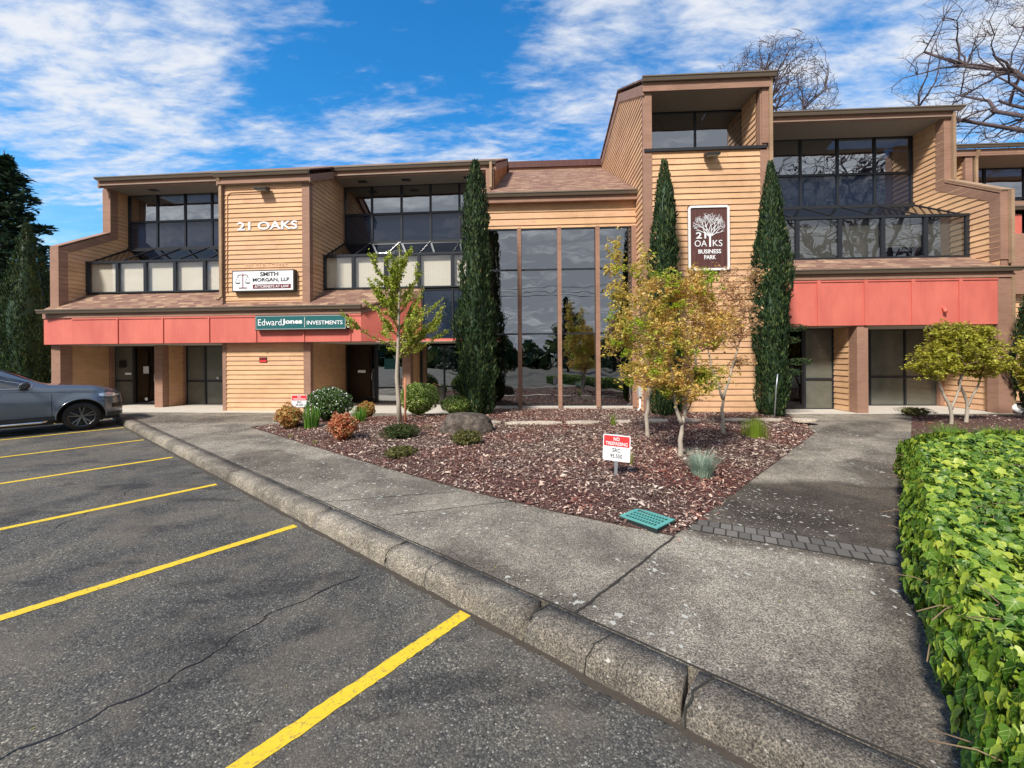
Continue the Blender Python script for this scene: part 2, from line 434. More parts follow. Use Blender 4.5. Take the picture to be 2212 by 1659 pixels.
mat_leaf('leaf_yew', [(0, (.020, .04, .012)), (.6, (.05, .08, .02)), (1, (.12, .13, .03))], .2, .6)
mat_leaf('leaf_ginkgo', [(0, (.20, .28, .02)), (.5, (.36, .43, .04)), (1, (.58, .60, .14))], .4)
mat_leaf('leaf_maple', [(0, (.50, .29, .07)), (.35, (.68, .44, .11)), (.7, (.78, .56, .17)), (1, (.84, .64, .28))], .45, patch=(1.9, .51, [(0, (.22, .36, .02)), (1, (.46, .58, .04))]))
mat_leaf('leaf_maple_yellow', [(0, (.24, .22, .02)), (.5, (.40, .40, .04)), (1, (.58, .56, .10))], .4)
mat_leaf('leaf_box', [(0, (.06, .13, .015)), (.4, (.16, .26, .04)), (.75, (.36, .45, .10)), (1, (.62, .66, .34))], .25)
mat_leaf('leaf_box_dark', [(0, (.03, .075, .015)), (.6, (.08, .15, .035)), (1, (.16, .24, .07))], .25)
mat_leaf('petal_white', [(0, (.65, .66, .62)), (1, (.85, .85, .80))], .2)
mat_leaf('leaf_nandina', [(0, (.24, .12, .03)), (.25, (.48, .17, .05)), (.5, (.60, .30, .10)), (.75, (.62, .48, .18)), (1, (.30, .34, .07))], .3)
mat_leaf('leaf_nandina_red', [(0, (.30, .06, .03)), (.35, (.55, .15, .07)), (.65, (.66, .30, .16)), (.9, (.68, .46, .22)), (1, (.40, .34, .09))], .3)
mat_leaf('leaf_iris', [(0, (.05, .15, .01)), (.6, (.13, .30, .03)), (1, (.24, .38, .08))], .3)
mat_leaf('leaf_grass', [(0, (.06, .16, .01)), (.6, (.13, .28, .02)), (1, (.22, .36, .05))], .3)
mat_leaf('leaf_reed', [(0, (.10, .16, .01)), (.6, (.20, .30, .02)), (1, (.34, .40, .08))], .3)
mat_leaf('leaf_bluegrass', [(0, (.18, .27, .20)), (.6, (.30, .42, .33)), (1, (.48, .55, .42))], .25)
mat_leaf('leaf_tuft', [(0, (.20, .19, .05)), (1, (.42, .40, .12))], .3)
mat_leaf('leaf_low', [(0, (.07, .05, .02)), (.5, (.10, .12, .03)), (1, (.22, .20, .06))], .2)
def mat_ivy():
    b = NB('leaf_ivy')
    isl = b.island()
    big = b.noise(b.co(), .7, 3)
    k = b.math('ADD', b.math('MULTIPLY', isl, .78), b.math('MULTIPLY', b.math('SUBTRACT', big, .36), .55), clamp=True)
    c = b.ramp(k, [(0, (.022, .066, .008)), (.25, (.055, .135, .012)), (.5, (.15, .26, .022)), (.78, (.33, .41, .045)), (1, (.56, .55, .10))])
    uv = b.n('ShaderNodeUVMap'); sp = b.n('ShaderNodeSeparateXYZ'); b.l(uv.outputs[0], sp.inputs[0])
    u, v = sp.outputs[0], b.math('ABSOLUTE', sp.outputs[1])
    m1 = b.math('LESS_THAN', v, .020)
    d2 = b.math('ABSOLUTE', b.math('SUBTRACT', b.math('MULTIPLY', v, 1.0), b.math('MULTIPLY', b.math('ADD', u, .30), .95)))
    m2 = b.math('LESS_THAN', d2, .022)
    d3 = b.math('ABSOLUTE', b.math('SUBTRACT', v, b.math('MULTIPLY', b.math('ADD', u, .02), 1.1)))
    m3 = b.math('LESS_THAN', d3, .016)
    mk = b.math('MAXIMUM', m1, b.math('MAXIMUM', m2, m3))
    c = b.mix(b.math('MULTIPLY', mk, .55), c, (.42, .50, .16))
    rim = b.math('MULTIPLY', b.math('ADD', b.math('MULTIPLY', u, u), b.math('MULTIPLY', v, v)), 1.1, clamp=True)
    c = b.mix(b.math('MULTIPLY', rim, .35), c, b.mix(1.0, c, (1.7, 1.5, 1.2), 'MULTIPLY'))
    p = b.n('ShaderNodeBsdfPrincipled'); b.l(c, p.inputs['Base Color']); p.inputs['Roughness'].default_value = .42; p.inputs['Specular IOR Level'].default_value = .35
    t = b.n('ShaderNodeBsdfTranslucent'); b.l(c, t.inputs['Color'])
    mx = b.n('ShaderNodeMixShader'); mx.inputs[0].default_value = .25
    b.l(p.outputs[0], mx.inputs[1]); b.l(t.outputs[0], mx.inputs[2]); b.l(mx.outputs[0], b.out.inputs[0])
mat_ivy()
simple('bark_pale', (.38, .33, .265), .85, .25, 14, bumps=.5)
simple('bark_brown', (.16, .115, .085), .9, .3, 12, bumps=.5)
simple('bark_grey', (.085, .065, .058), .9, .3, 6)
simple('twig', (.21, .14, .085), .85, .25, 6)
simple('twig_bare', (.12, .085, .085), .9, .25, 2)
def mat_rock():
    b = NB('rock')
    o = b.co(); n = b.noise(o, 5, 8, .7, .4); f = b.noise(o, 40, 5, .7)
    c = b.ramp(n, [(.3, (.030, .025, .021)), (.5, (.085, .068, .055)), (.7, (.20, .165, .135))])
    c = b.mix(b.ramp(b.noise(o, 16, 4, .7), [(.62, (0, 0, 0)), (.72, (.7, .7, .7))]), c, (.42, .38, .32))
    b.pr(c, .9, b.bump(b.math('ADD', n, b.math('MULTIPLY', f, .3)), .8, .04), spec=.3)
mat_rock()
def mat_car():
    b = NB('car_paint')
    p = b.pr((.14, .175, .22), .28, metal=.55, coat=1.0)
    p.inputs['Coat Roughness'].default_value = .04
    simple('car_trim', (.03, .034, .04), .45, .05)
    simple('tyre', (.016, .016, .017), .75, .1, 40)
    simple('rim', (.20, .20, .20), .3, .05, 5, .85)
    simple('chrome', (.75, .75, .76), .12, .02, 5, 1.0)
    b = NB('headlight_glass'); b.pr((.70, .74, .78), .08, metal=.4, coat=1)
mat_car()
def mat_oakboard():
    b = NB('sign_board_brown')
    n = b.noise(b.co(scale=(14, 1, .7)), 1.6, 5, .6)
    c = b.ramp(n, [(.3, (.055, .018, .016)), (.6, (.105, .035, .030)), (.8, (.21, .11, .09))])
    b.pr(c, .7)
mat_oakboard()

# ------------------------------------------------------------------ mesh helpers
class MB:
    def __init__(s): s.v = []; s.f = []; s.sm = []; s.cuts = []
    def add(s, vs, fs, smooth=False):
        b = len(s.v); s.cuts.append((b, len(s.f))); s.v.extend([tuple(v) for v in vs])
        for f in fs: s.f.append(tuple(b + i for i in f)); s.sm.append(smooth)
    def box(s, x0, x1, y0, y1, z0, z1):
        v = [(x0, y0, z0), (x1, y0, z0), (x1, y1, z0), (x0, y1, z0), (x0, y0, z1), (x1, y0, z1), (x1, y1, z1), (x0, y1, z1)]
        s.add(v, [(0, 3, 2, 1), (4, 5, 6, 7), (0, 1, 5, 4), (1, 2, 6, 5), (2, 3, 7, 6), (3, 0, 4, 7)])
    def prism(s, poly, ext):
        # poly: list of 3d points (planar), ext: extrusion vector
        n = len(poly); e = Vector(ext)
        P = [Vector(p) for p in poly]
        nn = Vector((0, 0, 0))
        for i in range(n): nn += P[i].cross(P[(i + 1) % n])
        if nn.dot(e) > 0: P.reverse()
        vs = P + [p + e for p in P]
        fs = [tuple(range(n)), tuple(reversed(range(n, 2 * n)))]
        for i in range(n):
            j = (i + 1) % n; fs.append((j, i, i + n, j + n))
        s.add(vs, fs)
    def beam(s, p, q, w, h, up=(0, 0, 1)):
        p, q, up = Vector(p), Vector(q), Vector(up)
        d = (q - p).normalized(); a = d.cross(up).normalized(); b = a.cross(d).normalized()
        a *= w / 2; b *= h / 2
        vs = [p - a - b, p + a - b, p + a + b, p - a + b, q - a - b, q + a - b, q + a + b, q - a + b]
        s.add(vs, [(0, 3, 2, 1), (4, 5, 6, 7), (0, 1, 5, 4), (1, 2, 6, 5), (2, 3, 7, 6), (3, 0, 4, 7)][:6])
    def tube(s, pts, rad, n=8, cap=True, smooth=True):
        pts = [Vector(p) for p in pts]
        if not hasattr(rad, '__len__'): rad = [rad] * len(pts)
        rings = []; prev = None
        for i, p in enumerate(pts):
            d = (pts[min(i + 1, len(pts) - 1)] - pts[max(i - 1, 0)])
            d = d.normalized() if d.length > 1e-9 else Vector((0, 0, 1))
            if prev is None:
                a = d.cross(Vector((0, 0, 1)) if abs(d.z) < .9 else Vector((1, 0, 0))).normalized()
            else:
                a = (prev - d * prev.dot(d))
                a = a.normalized() if a.length > 1e-6 else d.orthogonal().normalized()
            prev = a; b = d.cross(a)
            rings.append([p + (a * math.cos(2 * math.pi * k / n) + b * math.sin(2 * math.pi * k / n)) * rad[i] for k in range(n)])
        base = len(s.v)
        for r in rings: s.v.extend([tuple(v) for v in r])
        for i in range(len(rings) - 1):
            for k in range(n):
                k2 = (k + 1) % n
                s.f.append((base + i * n + k, base + i * n + k2, base + (i + 1) * n + k2, base + (i + 1) * n + k)); s.sm.append(smooth)
        if cap:
            s.f.append(tuple(base + k for k in reversed(range(n)))); s.sm.append(False)
            s.f.append(tuple(base + (len(rings) - 1) * n + k for k in range(n))); s.sm.append(False)
    def build(s, name, mat, parent=None, bevel=0):
        me = bpy.data.meshes.new(name); me.from_pydata(s.v, [], s.f)
        if any(s.sm): me.polygons.foreach_set('use_smooth', s.sm)
        me.materials.append(MATS[mat] if isinstance(mat, str) else mat)
        o = bpy.data.objects.new(name, me); COL.objects.link(o)
        if parent is not None: o.parent = parent
        if bevel:
            m = o.modifiers.new('bevel', 'BEVEL'); m.width = bevel; m.segments = 2; m.limit_method = 'ANGLE'
        return o

def tag(o, label=None, cat=None, group=None, kind=None):
    if label: o['label'] = label
    if cat: o['category'] = cat
    if group: o['group'] = group
    if kind: o['kind'] = kind
    return o
def empty(name, loc, label, cat, group=None, rz=0):
    o = bpy.data.objects.new(name, None); COL.objects.link(o)
    o.location = loc; o.rotation_euler = (0, 0, rz); o.empty_display_size = .2
    return tag(o, label, cat, group)
def thing(mb, name, mat, label, cat, group=None, loc=(0, 0, 0), rz=0, bevel=0):
    o = mb.build(name, mat, None, bevel); o.location = loc; o.rotation_euler = (0, 0, rz)
    return tag(o, label, cat, group)
def structure(mb, name, mat, bevel=0):
    return tag(mb.build(name, mat, None, bevel), kind='structure')

def siding(mb, O, U, N, polys, pitch, lip=.027):
    """overlapping boards on a wall: O origin, U horizontal axis, N outward; polys = convex [(u, z)]"""
    O, U, N = Vector(O), Vector(U), Vector(N)
    Z = Vector((0, 0, 1)); flip = U.cross(Z).dot(N) < 0
    for poly in polys:
        zmin = min(p[1] for p in poly); zmax = max(p[1] for p in poly)
        k = math.floor(zmin / pitch)
        while k * pitch < zmax:
            z0, z1 = k * pitch, (k + 1) * pitch
            def clip(pl, zz, keep_above):
                out = []
                for i in range(len(pl)):
                    a, b = pl[i], pl[(i + 1) % len(pl)]
                    ia = (a[1] >= zz) if keep_above else (a[1] <= zz); ib = (b[1] >= zz) if keep_above else (b[1] <= zz)
                    if ia: out.append(a)
                    if ia != ib:
                        t = (zz - a[1]) / (b[1] - a[1]); out.append((a[0] + t * (b[0] - a[0]), zz))
                return out
            pl = clip(clip(poly, z0, True), z1, False)
            k += 1
            if len(pl) < 3: continue
            # butt joints: boards of about 3.7 m, staggered from row to row
            sw = lambda P: [(z, a) for a, z in P]
            off_ = (k * 1.37) % 3.7; ua, ub = min(p[0] for p in pl), max(p[0] for p in pl)
            cuts_ = [c for c in (off_ - 14.8 + 3.7 * j for j in range(12)) if ua + .25 < c < ub - .25]
            for c0, c1 in zip([ua] + cuts_, cuts_ + [ub]):
                pc = sw(clip(clip(sw(pl), c0 + (.0015 if c0 != ua else 0), True), c1 - (.0015 if c1 != ub else 0), False)) if cuts_ else pl
                if len(pc) < 3: continue
                w_ = random.uniform(-.002, .002)
                vs = [O + U * a + Z * z + N * (lip * (1 - (z - z0) / pitch) + .004 + w_) for a, z in pc]
                if flip: vs.reverse()
                mb.add(vs, [tuple(range(len(vs)))])
                lo = min(z for a, z in pc); ed = [a for a, z in pc if abs(z - lo) < 1e-6]
                if len(ed) >= 2:
                    a0, a1 = min(ed), max(ed)
                    off = lip * (1 - (lo - z0) / pitch) + .004 + w_
                    q = [O + U * a0 + Z * lo + N * off, O + U * a1 + Z * lo + N * off, O + U * a1 + Z * lo, O + U * a0 + Z * lo]
                    mb.add(q, [(0, 1, 2, 3)])

# ------------------------------------------------------------------ the office building
class Frame:
    def __init__(s, ox, oy, a):
        s.o = Vector((ox, oy, 0)); s.a = R(a)
    def w(s, S, d, z=0):
        c, n = math.cos(s.a), math.sin(s.a)
        return Vector((s.o.x + S * c + d * n, s.o.y - S * n + d * c, z))
RF = Frame(4.03, 12.6, 3.0)      # entrance tower, glazed hall and right wing
LF = Frame(-6.568, 13.546, 4.4)  # left wing
bld = empty('office_building', (0, 14, 0), 'two storey tan office building with coral red bands, dark glazing and a tall entrance tower', 'office building')
def place(o, fr):
    o.location = fr.o - Vector((0, 14, 0)); o.rotation_euler = (0, 0, -fr.a); return o
SPLIT = {'corner_trim', 'post', 'roof_edge_board', 'wall_core', 'mullion_post', 'rear_wall', 'batten', 'room_wall', 'parapet', 'ceiling'}
def part(mb, name, mat, fr, parent=None, label=None, bevel=0):
    if name in SPLIT and len(mb.cuts) > 1:
        cs = mb.cuts + [(len(mb.v), len(mb.f))]; o = None
        for (v0, f0), (v1, f1) in zip(cs[:-1], cs[1:]):
            m_ = MB(); m_.add(mb.v[v0:v1], [tuple(i - v0 for i in f) for f in mb.f[f0:f1]]); o = part(m_, name, mat, fr, parent, label, bevel)
        return o
    if parent is None:
        o = place(mb.build(name, mat, bld, bevel), fr)
    else:
        o = mb.build(name, mat, parent, bevel)
    if label: o['label'] = label
    return o

SP, RP = .152, .178
def wall(fr, name, polys_by_side, pitch, label=None):
    """polys_by_side: list of (O, U, N, polys)"""
    for O, U, N, pl in polys_by_side:
        mb = MB(); siding(mb, O, U, N, pl, pitch); o = part(mb, name, 'siding', fr, None, label)
    return o
def rect(a0, a1, z0, z1): return [(a0, z0), (a1, z0), (a1, z1), (a0, z1)]
def bx(*a):
    m = MB(); m.box(*a); return m

def window(fr, d, ss, zs, kinds, blinds=None, name='window', fw=.06, deep=.09, label=None, mat='window_frame', pane_mat='glass', outer=True, blind_off=.10):
    """ss, zs: grid lines; kinds[row][col] = material of the pane; blinds[row][col] = None or fraction"""
    fm = MB()
    for i, s_ in enumerate(ss):
        w = fw if 0 < i < len(ss) - 1 else fw
        fm.box(s_ - w / 2, s_ + w / 2, d - .03, d + deep - .03, zs[0], zs[-1])
    for j, z_ in enumerate(zs):
        for i in range(len(ss) - 1):
            fm.box(ss[i] + fw / 2, ss[i + 1] - fw / 2, d - .026, d + deep - .034, z_ - fw / 2 + (fw / 2 if j == 0 else 0), z_ + fw / 2 - (fw / 2 if j == len(zs) - 1 else 0))
    win = part(fm, name, mat, fr, None, label)
    for j in range(len(zs) - 1):
        for i in range(len(ss) - 1):
            k = kinds[j][i] if isinstance(kinds, list) else kinds
            a0, a1, z0, z1 = ss[i] + fw / 2, ss[i + 1] - fw / 2, zs[j] + fw / 2, zs[j + 1] - fw / 2
            t = random.uniform(-.004, .004); u = random.uniform(-.003, .003)
            p = MB()
            q = [(a0, d + t + .01, z0), (a1, d - t + .01, z0), (a1, d - t + u + .01, z1), (a0, d + t + u + .01, z1)]
            p.prism(q, (0, .008, 0))
            part(p, 'pane', k, fr, win)
            if blinds:
                bl = blinds[j][i]
                if bl:
                    zz = z1 - (z1 - z0) * bl[0]
                    part(bx(a0 - .02, a1 + .02, d + blind_off, d + blind_off + .012, zz, z1 + .02), 'blind', bl[1], fr, win)
    return win

ROOF = .49
def roof_slab(fr, pts, label=None, th=.05, name='roof'):
    m = MB(); m.prism(pts, (0, 0, -th)); return part(m, name, 'shingle', fr, None, label)
def gutter(fr, parent_or_none, s0, s1, d, z, h=.13, w=.13, name='gutter', e0=0, e1=0):
    """K-style gutter, front at d, top at z"""
    prof = [(0, 0), (0, -.035), (.018, -.04), (.022, -.062), (.05, -h), (w, -h), (w, 0)]
    m = MB()
    A = [(s0 - (e0 if i < 4 else 0), d + a, z + b) for i, (a, b) in enumerate(prof)]; B = [(s1 + (e1 if i < 4 else 0), d + a, z + b) for i, (a, b) in enumerate(prof)]
    n = len(prof); m.add(A + B, [tuple(range(n)), tuple(reversed(range(n, 2 * n)))] + [(i, i + n, (i + 1) % n + n, (i + 1) % n) for i in range(n)])
    return part(m, name, 'gutter', fr)
def downspout(fr, pts, w=.085, mat='trim_tan', foot=None):
    m = MB()
    for a, b in zip(pts[:-1], pts[1:]):
        m.beam(a, b, w, w * .8, up=(0, 1, 0.01))
    return part(m, 'downspout', mat, fr)

# ===== left wing =====
Y0 = .12
# central block
wall(LF, 'siding_wall', [((0, 0, 0), (1, 0, 0), (0, -1, 0), [rect(-2.92, -.02, Y0, 2.45), rect(-2.92, -.02, 3.6, 7.62)]),
                         ((0, 0, 0), (0, 1, 0), (1, 0, 0), [[(0.02, Y0), (3.4, Y0), (3.4, 9.3), (0.02, 7.75)]]),
                         ((-2.95, 0, 0), (0, 1, 0), (-1, 0, 0), [[(0.02, Y0), (3.4, Y0), (3.4, 9.3), (0.02, 7.75)]])], SP, 'projecting central wall with raised letters')
m = MB(); m.box(-2.94, -.005, .004, .4, Y0, 7.62); part(m, 'wall_core', 'trim', LF)
m = MB()
m.box(-.22, .035, -.035, .0, 3.62, 7.60)
m.box(0, .035, 0, .16, 3.62, 7.60)
m.box(-.20, .035, -.035, .0, Y0, 2.41)
m.box(0, .035, 0, .14, Y0, 2.41)
m.box(-2.99, -2.86, -.035, .0, Y0, 2.41)
m.box(-2.97, -2.87, -.035, 0, 3.62, 7.60)
m.box(-2.86, -.22, -.03, 0, 3.62, 3.74)
m.box(0, .03, 2.27, 2.39, 6.3, 8.4)
part(m, 'corner_trim', 'trim', LF, bevel=.004)
# left fin
fin_up = [[(0, 3.5), (2.6, 3.5), (2.6, 7.2), (0, 5.72)], [(1.72, 6.69), (2.6, 7.2), (2.6, 9.1), (1.72, 8.55)]]
wall(LF, 'siding_wall', [((-8.92, 0, 0), (0, 1, 0), (1, 0, 0), fin_up), ((-9.18, 0, 0), (0, 1, 0), (-1, 0, 0), fin_up + [rect(0.2, 8, Y0, 3.6), rect(2.6, 8, 3.6, 9.0)]),
                         ((-8.92, 0, 0), (0, 1, 0), (1, 0, 0), [rect(.35, 1.75, Y0, 2.41)])], SP, 'stepped side wall at the left end')
m = MB(); 
for pl in fin_up: m.prism([(-9.17, a, z) for a, z in pl], (.24, 0, 0))
m.box(-9.17, -8.93, .36, 8, Y0, 3.5)
part(m, 'wall_core', 'trim', LF)
def fin_trim(fr, s_in, s_out, sgn, A, B, C, D, wi=.26):
    """boards along the stepped edge: A bottom front, B knee front, C knee back, D top; (d, z)"""
    m = MB(); t = .03
    lo, hi = min(s_in, s_out), max(s_in, s_out)
    lo -= t; hi += t
    m.box(lo, hi, A[0] - .03, A[0], A[1], B[1] + .02)
    m.prism([(lo, B[0] - .03, B[1] + .02), (hi, B[0] - .03, B[1] + .02), (hi, C[0] - .03, C[1] + .02), (lo, C[0] - .03, C[1] + .02)], (0, 0, .04))
    m.box(lo, hi, C[0] - .03, C[0], C[1] + .06, D[1])
    s0 = s_in; s1 = s_in + sgn * t
    sl = (C[1] - B[1]) / (C[0] - B[0])
    def face(poly): m.prism([(s0, a, z) for a, z in poly], (s1 - s0, 0, 0))
    face([(A[0], A[1]), (A[0] + wi, A[1]), (A[0] + wi, B[1] + sl * wi - wi * 1.05), (A[0], B[1] - wi * 1.05)])
    face([(B[0], B[1] - wi * 1.04), (C[0] + wi, C[1] + sl * wi - wi * 1.04), (C[0] + wi, C[1] + sl * wi), (B[0], B[1])])
    face([(C[0], C[1] + .001), (C[0] + wi, C[1] + sl * wi + .001), (D[0] + wi, D[1] + .1), (D[0], D[1])])
    return part(m, 'corner_trim', 'trim', fr, bevel=.003)
fin_trim(LF, -8.92, -9.18, 1, (0, 3.66), (0, 5.72), (1.72, 6.69), (1.72, 8.40))
m = MB(); m.box(-9.2, -8.86, -.02, .35, Y0, 2.40); m.box(-8.89, -8.8, 1.6, 1.75, Y0, 2.4)
part(m, 'post', 'trim', LF, bevel=.005)
# neighbour end bay far left
m = MB(); m.box(-10.6, -9.6, 2.2, 6, .1, 5.2); part(m, 'wall_core', 'siding', LF)
gutter(LF, None, -10.9, -9.5, 2.0, 5.35)
m = MB(); m.box(-9.75, -9.55, 2.1, 2.2, .1, 5.2); part(m, 'corner_trim', 'trim_tan', LF)

# coral band with battens
def band(fr, s0, s1, z0, z1, d, batten, name='fascia_panel', bw=.05, th=.25, label=None):
    prev = s0
    cuts = [s0] + list(batten) + [s1]
    base = None
    for a, b in zip(cuts[:-1], cuts[1:]):
        o = part(bx(a + .003, b - .003, d, d + th, z0, z1), name, 'fascia_red', fr, None, label)
    m = MB()
    for x in batten: m.box(x - bw / 2, x + bw / 2, d - .03, d, z0, z1)
    m.box(s0, s1, d - .022, d, z1 - .06, z1); 
    part(m, 'batten', 'fascia_red', fr)
LB = [-6.42, -4.82, -3.22, -1.62, -.02, 1.5]
band(LF, -8.05, 1.86, 2.41, 3.28, -.3, LB)
m = MB(); m.prism([(-8.05, -.3, 2.41), (-9.28, -.16, 2.41), (-9.28, .4, 2.41), (-8.05, .0, 2.41)], (0, 0, .87)); part(m, 'fascia_panel', 'fascia_red', LF)
# diagonal return at the right end, its top following the roof
def zroofL(d): return 3.47 + .60 * (d + .42)
m = MB(); 
a, b = (1.86, -.3), (3.46, .80)
m.prism([(a[0], a[1], 2.41), (b[0], b[1], 2.41), (b[0], b[1], zroofL(b[1]) - .28), (a[0], a[1], 3.28)], (-.05, .12, 0))
part(m, 'fascia_panel', 'fascia_red', LF, None, 'red panel turning back towards the tall glazing')
m = MB(); m.prism([(a[0], a[1] - .02, 3.28), (b[0], b[1] - .02, zroofL(b[1]) - .28), (b[0], b[1] - .02, zroofL(b[1]) - .02), (a[0], a[1] - .02, zroofL(a[1]) - .02)], (-.04, .1, 0))
m.box(-8.2, 1.86, -.33, -.05, 3.283, 3.44); m.prism([(-8.2, -.33, 3.283), (-9.3, -.19, 3.283), (-9.3, .3, 3.283), (-8.2, -.05, 3.283)], (0, 0, .157))
part(m, 'roof_edge_board', 'trim', LF)
gutter(LF, None, -9.22, 1.9, -.46, 3.56, .13, .14)
z_f = zroofL(-.38); z_b = zroofL(.86)
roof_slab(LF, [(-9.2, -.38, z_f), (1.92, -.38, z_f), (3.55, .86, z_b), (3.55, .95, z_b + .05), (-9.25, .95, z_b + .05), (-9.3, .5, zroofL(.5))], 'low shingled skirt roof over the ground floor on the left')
part(bx(-9.15, 6.1, -.04, 2.6, 2.395, 2.408), 'soffit', 'soffit_low', LF)
# red strip and tall dark glazing right of the skirt roof
part(bx(3.46, 6.2, .80, .95, 2.41, 2.52), 'fascia_panel', 'fascia_red', LF)
SS2 = [.03, 1.08, 2.22, 3.38, 4.53, 5.68]
window(LF, .85, [3.5, 4.53, 5.68], [2.53, 4.20], 'spandrel_glass', label='dark panes below the bay')
# bays
def bay(fr, ss, d0, z0, z1, d1, z2, bl, label, bmat='blind', spec=None, caps=True):
    if spec is None: spec = {}
    window(fr, d0, ss, [z0, z1], 'glass_bay' if bmat == 'blind' else 'glass_bay_mirror', [[(1.0 if i not in bl else bl[i], bmat) if not (i in bl and bl[i] == 0) else None for i in range(len(ss) - 1)]], 'bay_window', fw=.11, deep=.12, label=label, blind_off=.12)
    fm = MB()
    for s_ in ss: fm.beam((s_, d0 + .03, z1 - .02), (s_, d1, z2), .05, .06, up=(0, 0, 1))
    fm.box(ss[0] - .05, ss[-1] + .05, d1 - .04, d1 + .02, z2 - .02, z2 + .05)
    fm.box(ss[0] - .05, ss[-1] + .05, d0 - .04, d0 - .032, z1 - .05, z1 + .03)
    sl = part(fm, 'sloped_glazing', 'window_frame', fr)
    for i in range(len(ss) - 1):
        p = MB(); p.prism([(ss[i] + .03, d0 + .04, z1), (ss[i + 1] - .03, d0 + .04, z1), (ss[i + 1] - .03, d1, z2), (ss[i] + .03, d1, z2)], (0, 0, -.01)); part(p, 'pane', 'glass_slope', fr, sl)
    # the room edge behind and below
    m = MB(); m.box(ss[0], ss[-1], d1 - .12, d1 - .08, z0, z2 - .05); m.box(ss[0], ss[-1], d0 + .1, d1 - .08, z0 - .05, z0 - .01)
    part(m, 'room_wall', 'dark_interior', fr)
SS1 = [-8.86, -7.68, -6.6, -5.47, -4.35, -3.0]
bay(LF, SS1, .85, 4.27, 5.40, 2.36, 6.25, {}, 'projecting bay windows with pale blinds at the left end')
bay(LF, SS2, .85, 4.25, 5.41, 2.36, 6.25, {}, 'projecting bay windows with pale blinds over the green sign')
# upper windows
US1 = [-8.86, -7.66, -6.48, -5.36, -4.2, -3.0]
US2 = [.03, 1.1, 2.25, 3.37, 4.47, 5.6]
for us in (US1, US2):
    window(LF, 2.4, us, [6.24, 7.34, 8.42], [['spandrel_glass'] * 5, ['glass_dark'] * 5], fw=.075, label='upper floor windows under the deep eaves')
    part(bx(us[0], us[-1], 3.6, 3.65, 6.2, 8.5), 'room_wall', 'dark_interior', LF)
# bay 2 blind partial & soffits
part(bx(-9.05, -2.96, 1.36, 2.6, 8.40, 8.42), 'soffit', 'soffit', LF)
part(bx(.04, 5.75, 1.36, 2.6, 8.40, 8.42), 'soffit', 'soffit', LF)
for s_ in (-7.35, -4.2, .95, 2.6, 4.9):
    part(bx(s_ - .16, s_ + .16, 1.82, 2.02, 8.385, 8.396), 'soffit_vent', 'black', LF)
m = MB(); m.box(-9.1, -2.95, 1.42, 1.46, 8.34, 8.60); m.box(.1, 5.78, 1.42, 1.46, 8.34, 8.60)
m.box(-3.02, .1, -.16, -.12, 7.60, 7.80)
m.prism([(.1, -.16, 7.56), (.1, 1.46, 7.56 + 1.62 * ROOF), (.1, 1.46, 7.80 + 1.62 * ROOF), (.1, -.16, 7.80)], (.04, 0, 0))
m.prism([(-3.02, -.16, 7.56), (-3.02, 1.46, 7.56 + 1.62 * ROOF), (-3.02, 1.46, 7.80 + 1.62 * ROOF), (-3.02, -.16, 7.80)], (-.04, 0, 0))
part(m, 'roof_edge_board', 'trim', LF)
part(bx(-3.0, .1, -.12, .2, 7.59, 7.605), 'soffit', 'soffit', LF)
gutter(LF, None, -9.02, -2.95, 1.29, 8.70, e0=.10)
gutter(LF, None, .05, 5.95, 1.29, 8.70)
gutter(LF, None, -3.1, .12, -.29, 7.93)
def zL(d): return 8.70 + ROOF * (d - 1.36)
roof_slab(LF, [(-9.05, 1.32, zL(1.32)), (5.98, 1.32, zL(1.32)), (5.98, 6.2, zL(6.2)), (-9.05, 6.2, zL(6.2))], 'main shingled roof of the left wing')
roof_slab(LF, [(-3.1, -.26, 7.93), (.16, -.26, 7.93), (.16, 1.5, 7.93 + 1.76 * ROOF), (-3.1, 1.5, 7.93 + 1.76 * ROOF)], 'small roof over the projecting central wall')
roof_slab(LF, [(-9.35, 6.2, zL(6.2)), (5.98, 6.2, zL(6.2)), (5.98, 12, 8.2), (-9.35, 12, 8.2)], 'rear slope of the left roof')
# right end wall of the upper left wing
wall(LF, 'siding_wall', [((5.9, 0, 0), (0, 1, 0), (1, 0, 0), [[(1.5, 5.0), (8, 5.0), (8, 8.4), (6.2, 10.9), (1.5, 8.6)]])], SP)
m = MB(); m.prism([(5.62, a, z) for a, z in [(1.42, 4.3), (8, 4.3), (8, 8.4), (6.2, 10.9), (1.42, 8.6)]], (.27, 0, 0)); m.box(5.6, 5.93, .9, 1.42, Y0, 5.4); part(m, 'wall_core', 'trim', LF)
m = MB(); m.prism([(5.9, 1.4, 8.36), (5.9, 6.2, 8.36 + 4.8 * ROOF), (5.9, 6.2, 8.62 + 4.8 * ROOF), (5.9, 1.4, 8.62)], (.06, 0, 0)); part(m, 'roof_edge_board', 'trim', LF)
m = MB(); m.box(5.62, 5.9, 1.30, 1.42, 7.6, 8.4); part(m, 'corner_trim', 'trim', LF)
downspout(LF, [(5.80, 1.24, 8.6), (5.80, 1.24, 7.75), (5.80, 1.1, 7.66)])
downspout(LF, [(-2.97, -.2, 7.82), (-2.97, -.09, 7.6), (-2.97, -.09, 3.95), (-3.02, -.2, 3.82)], .09)
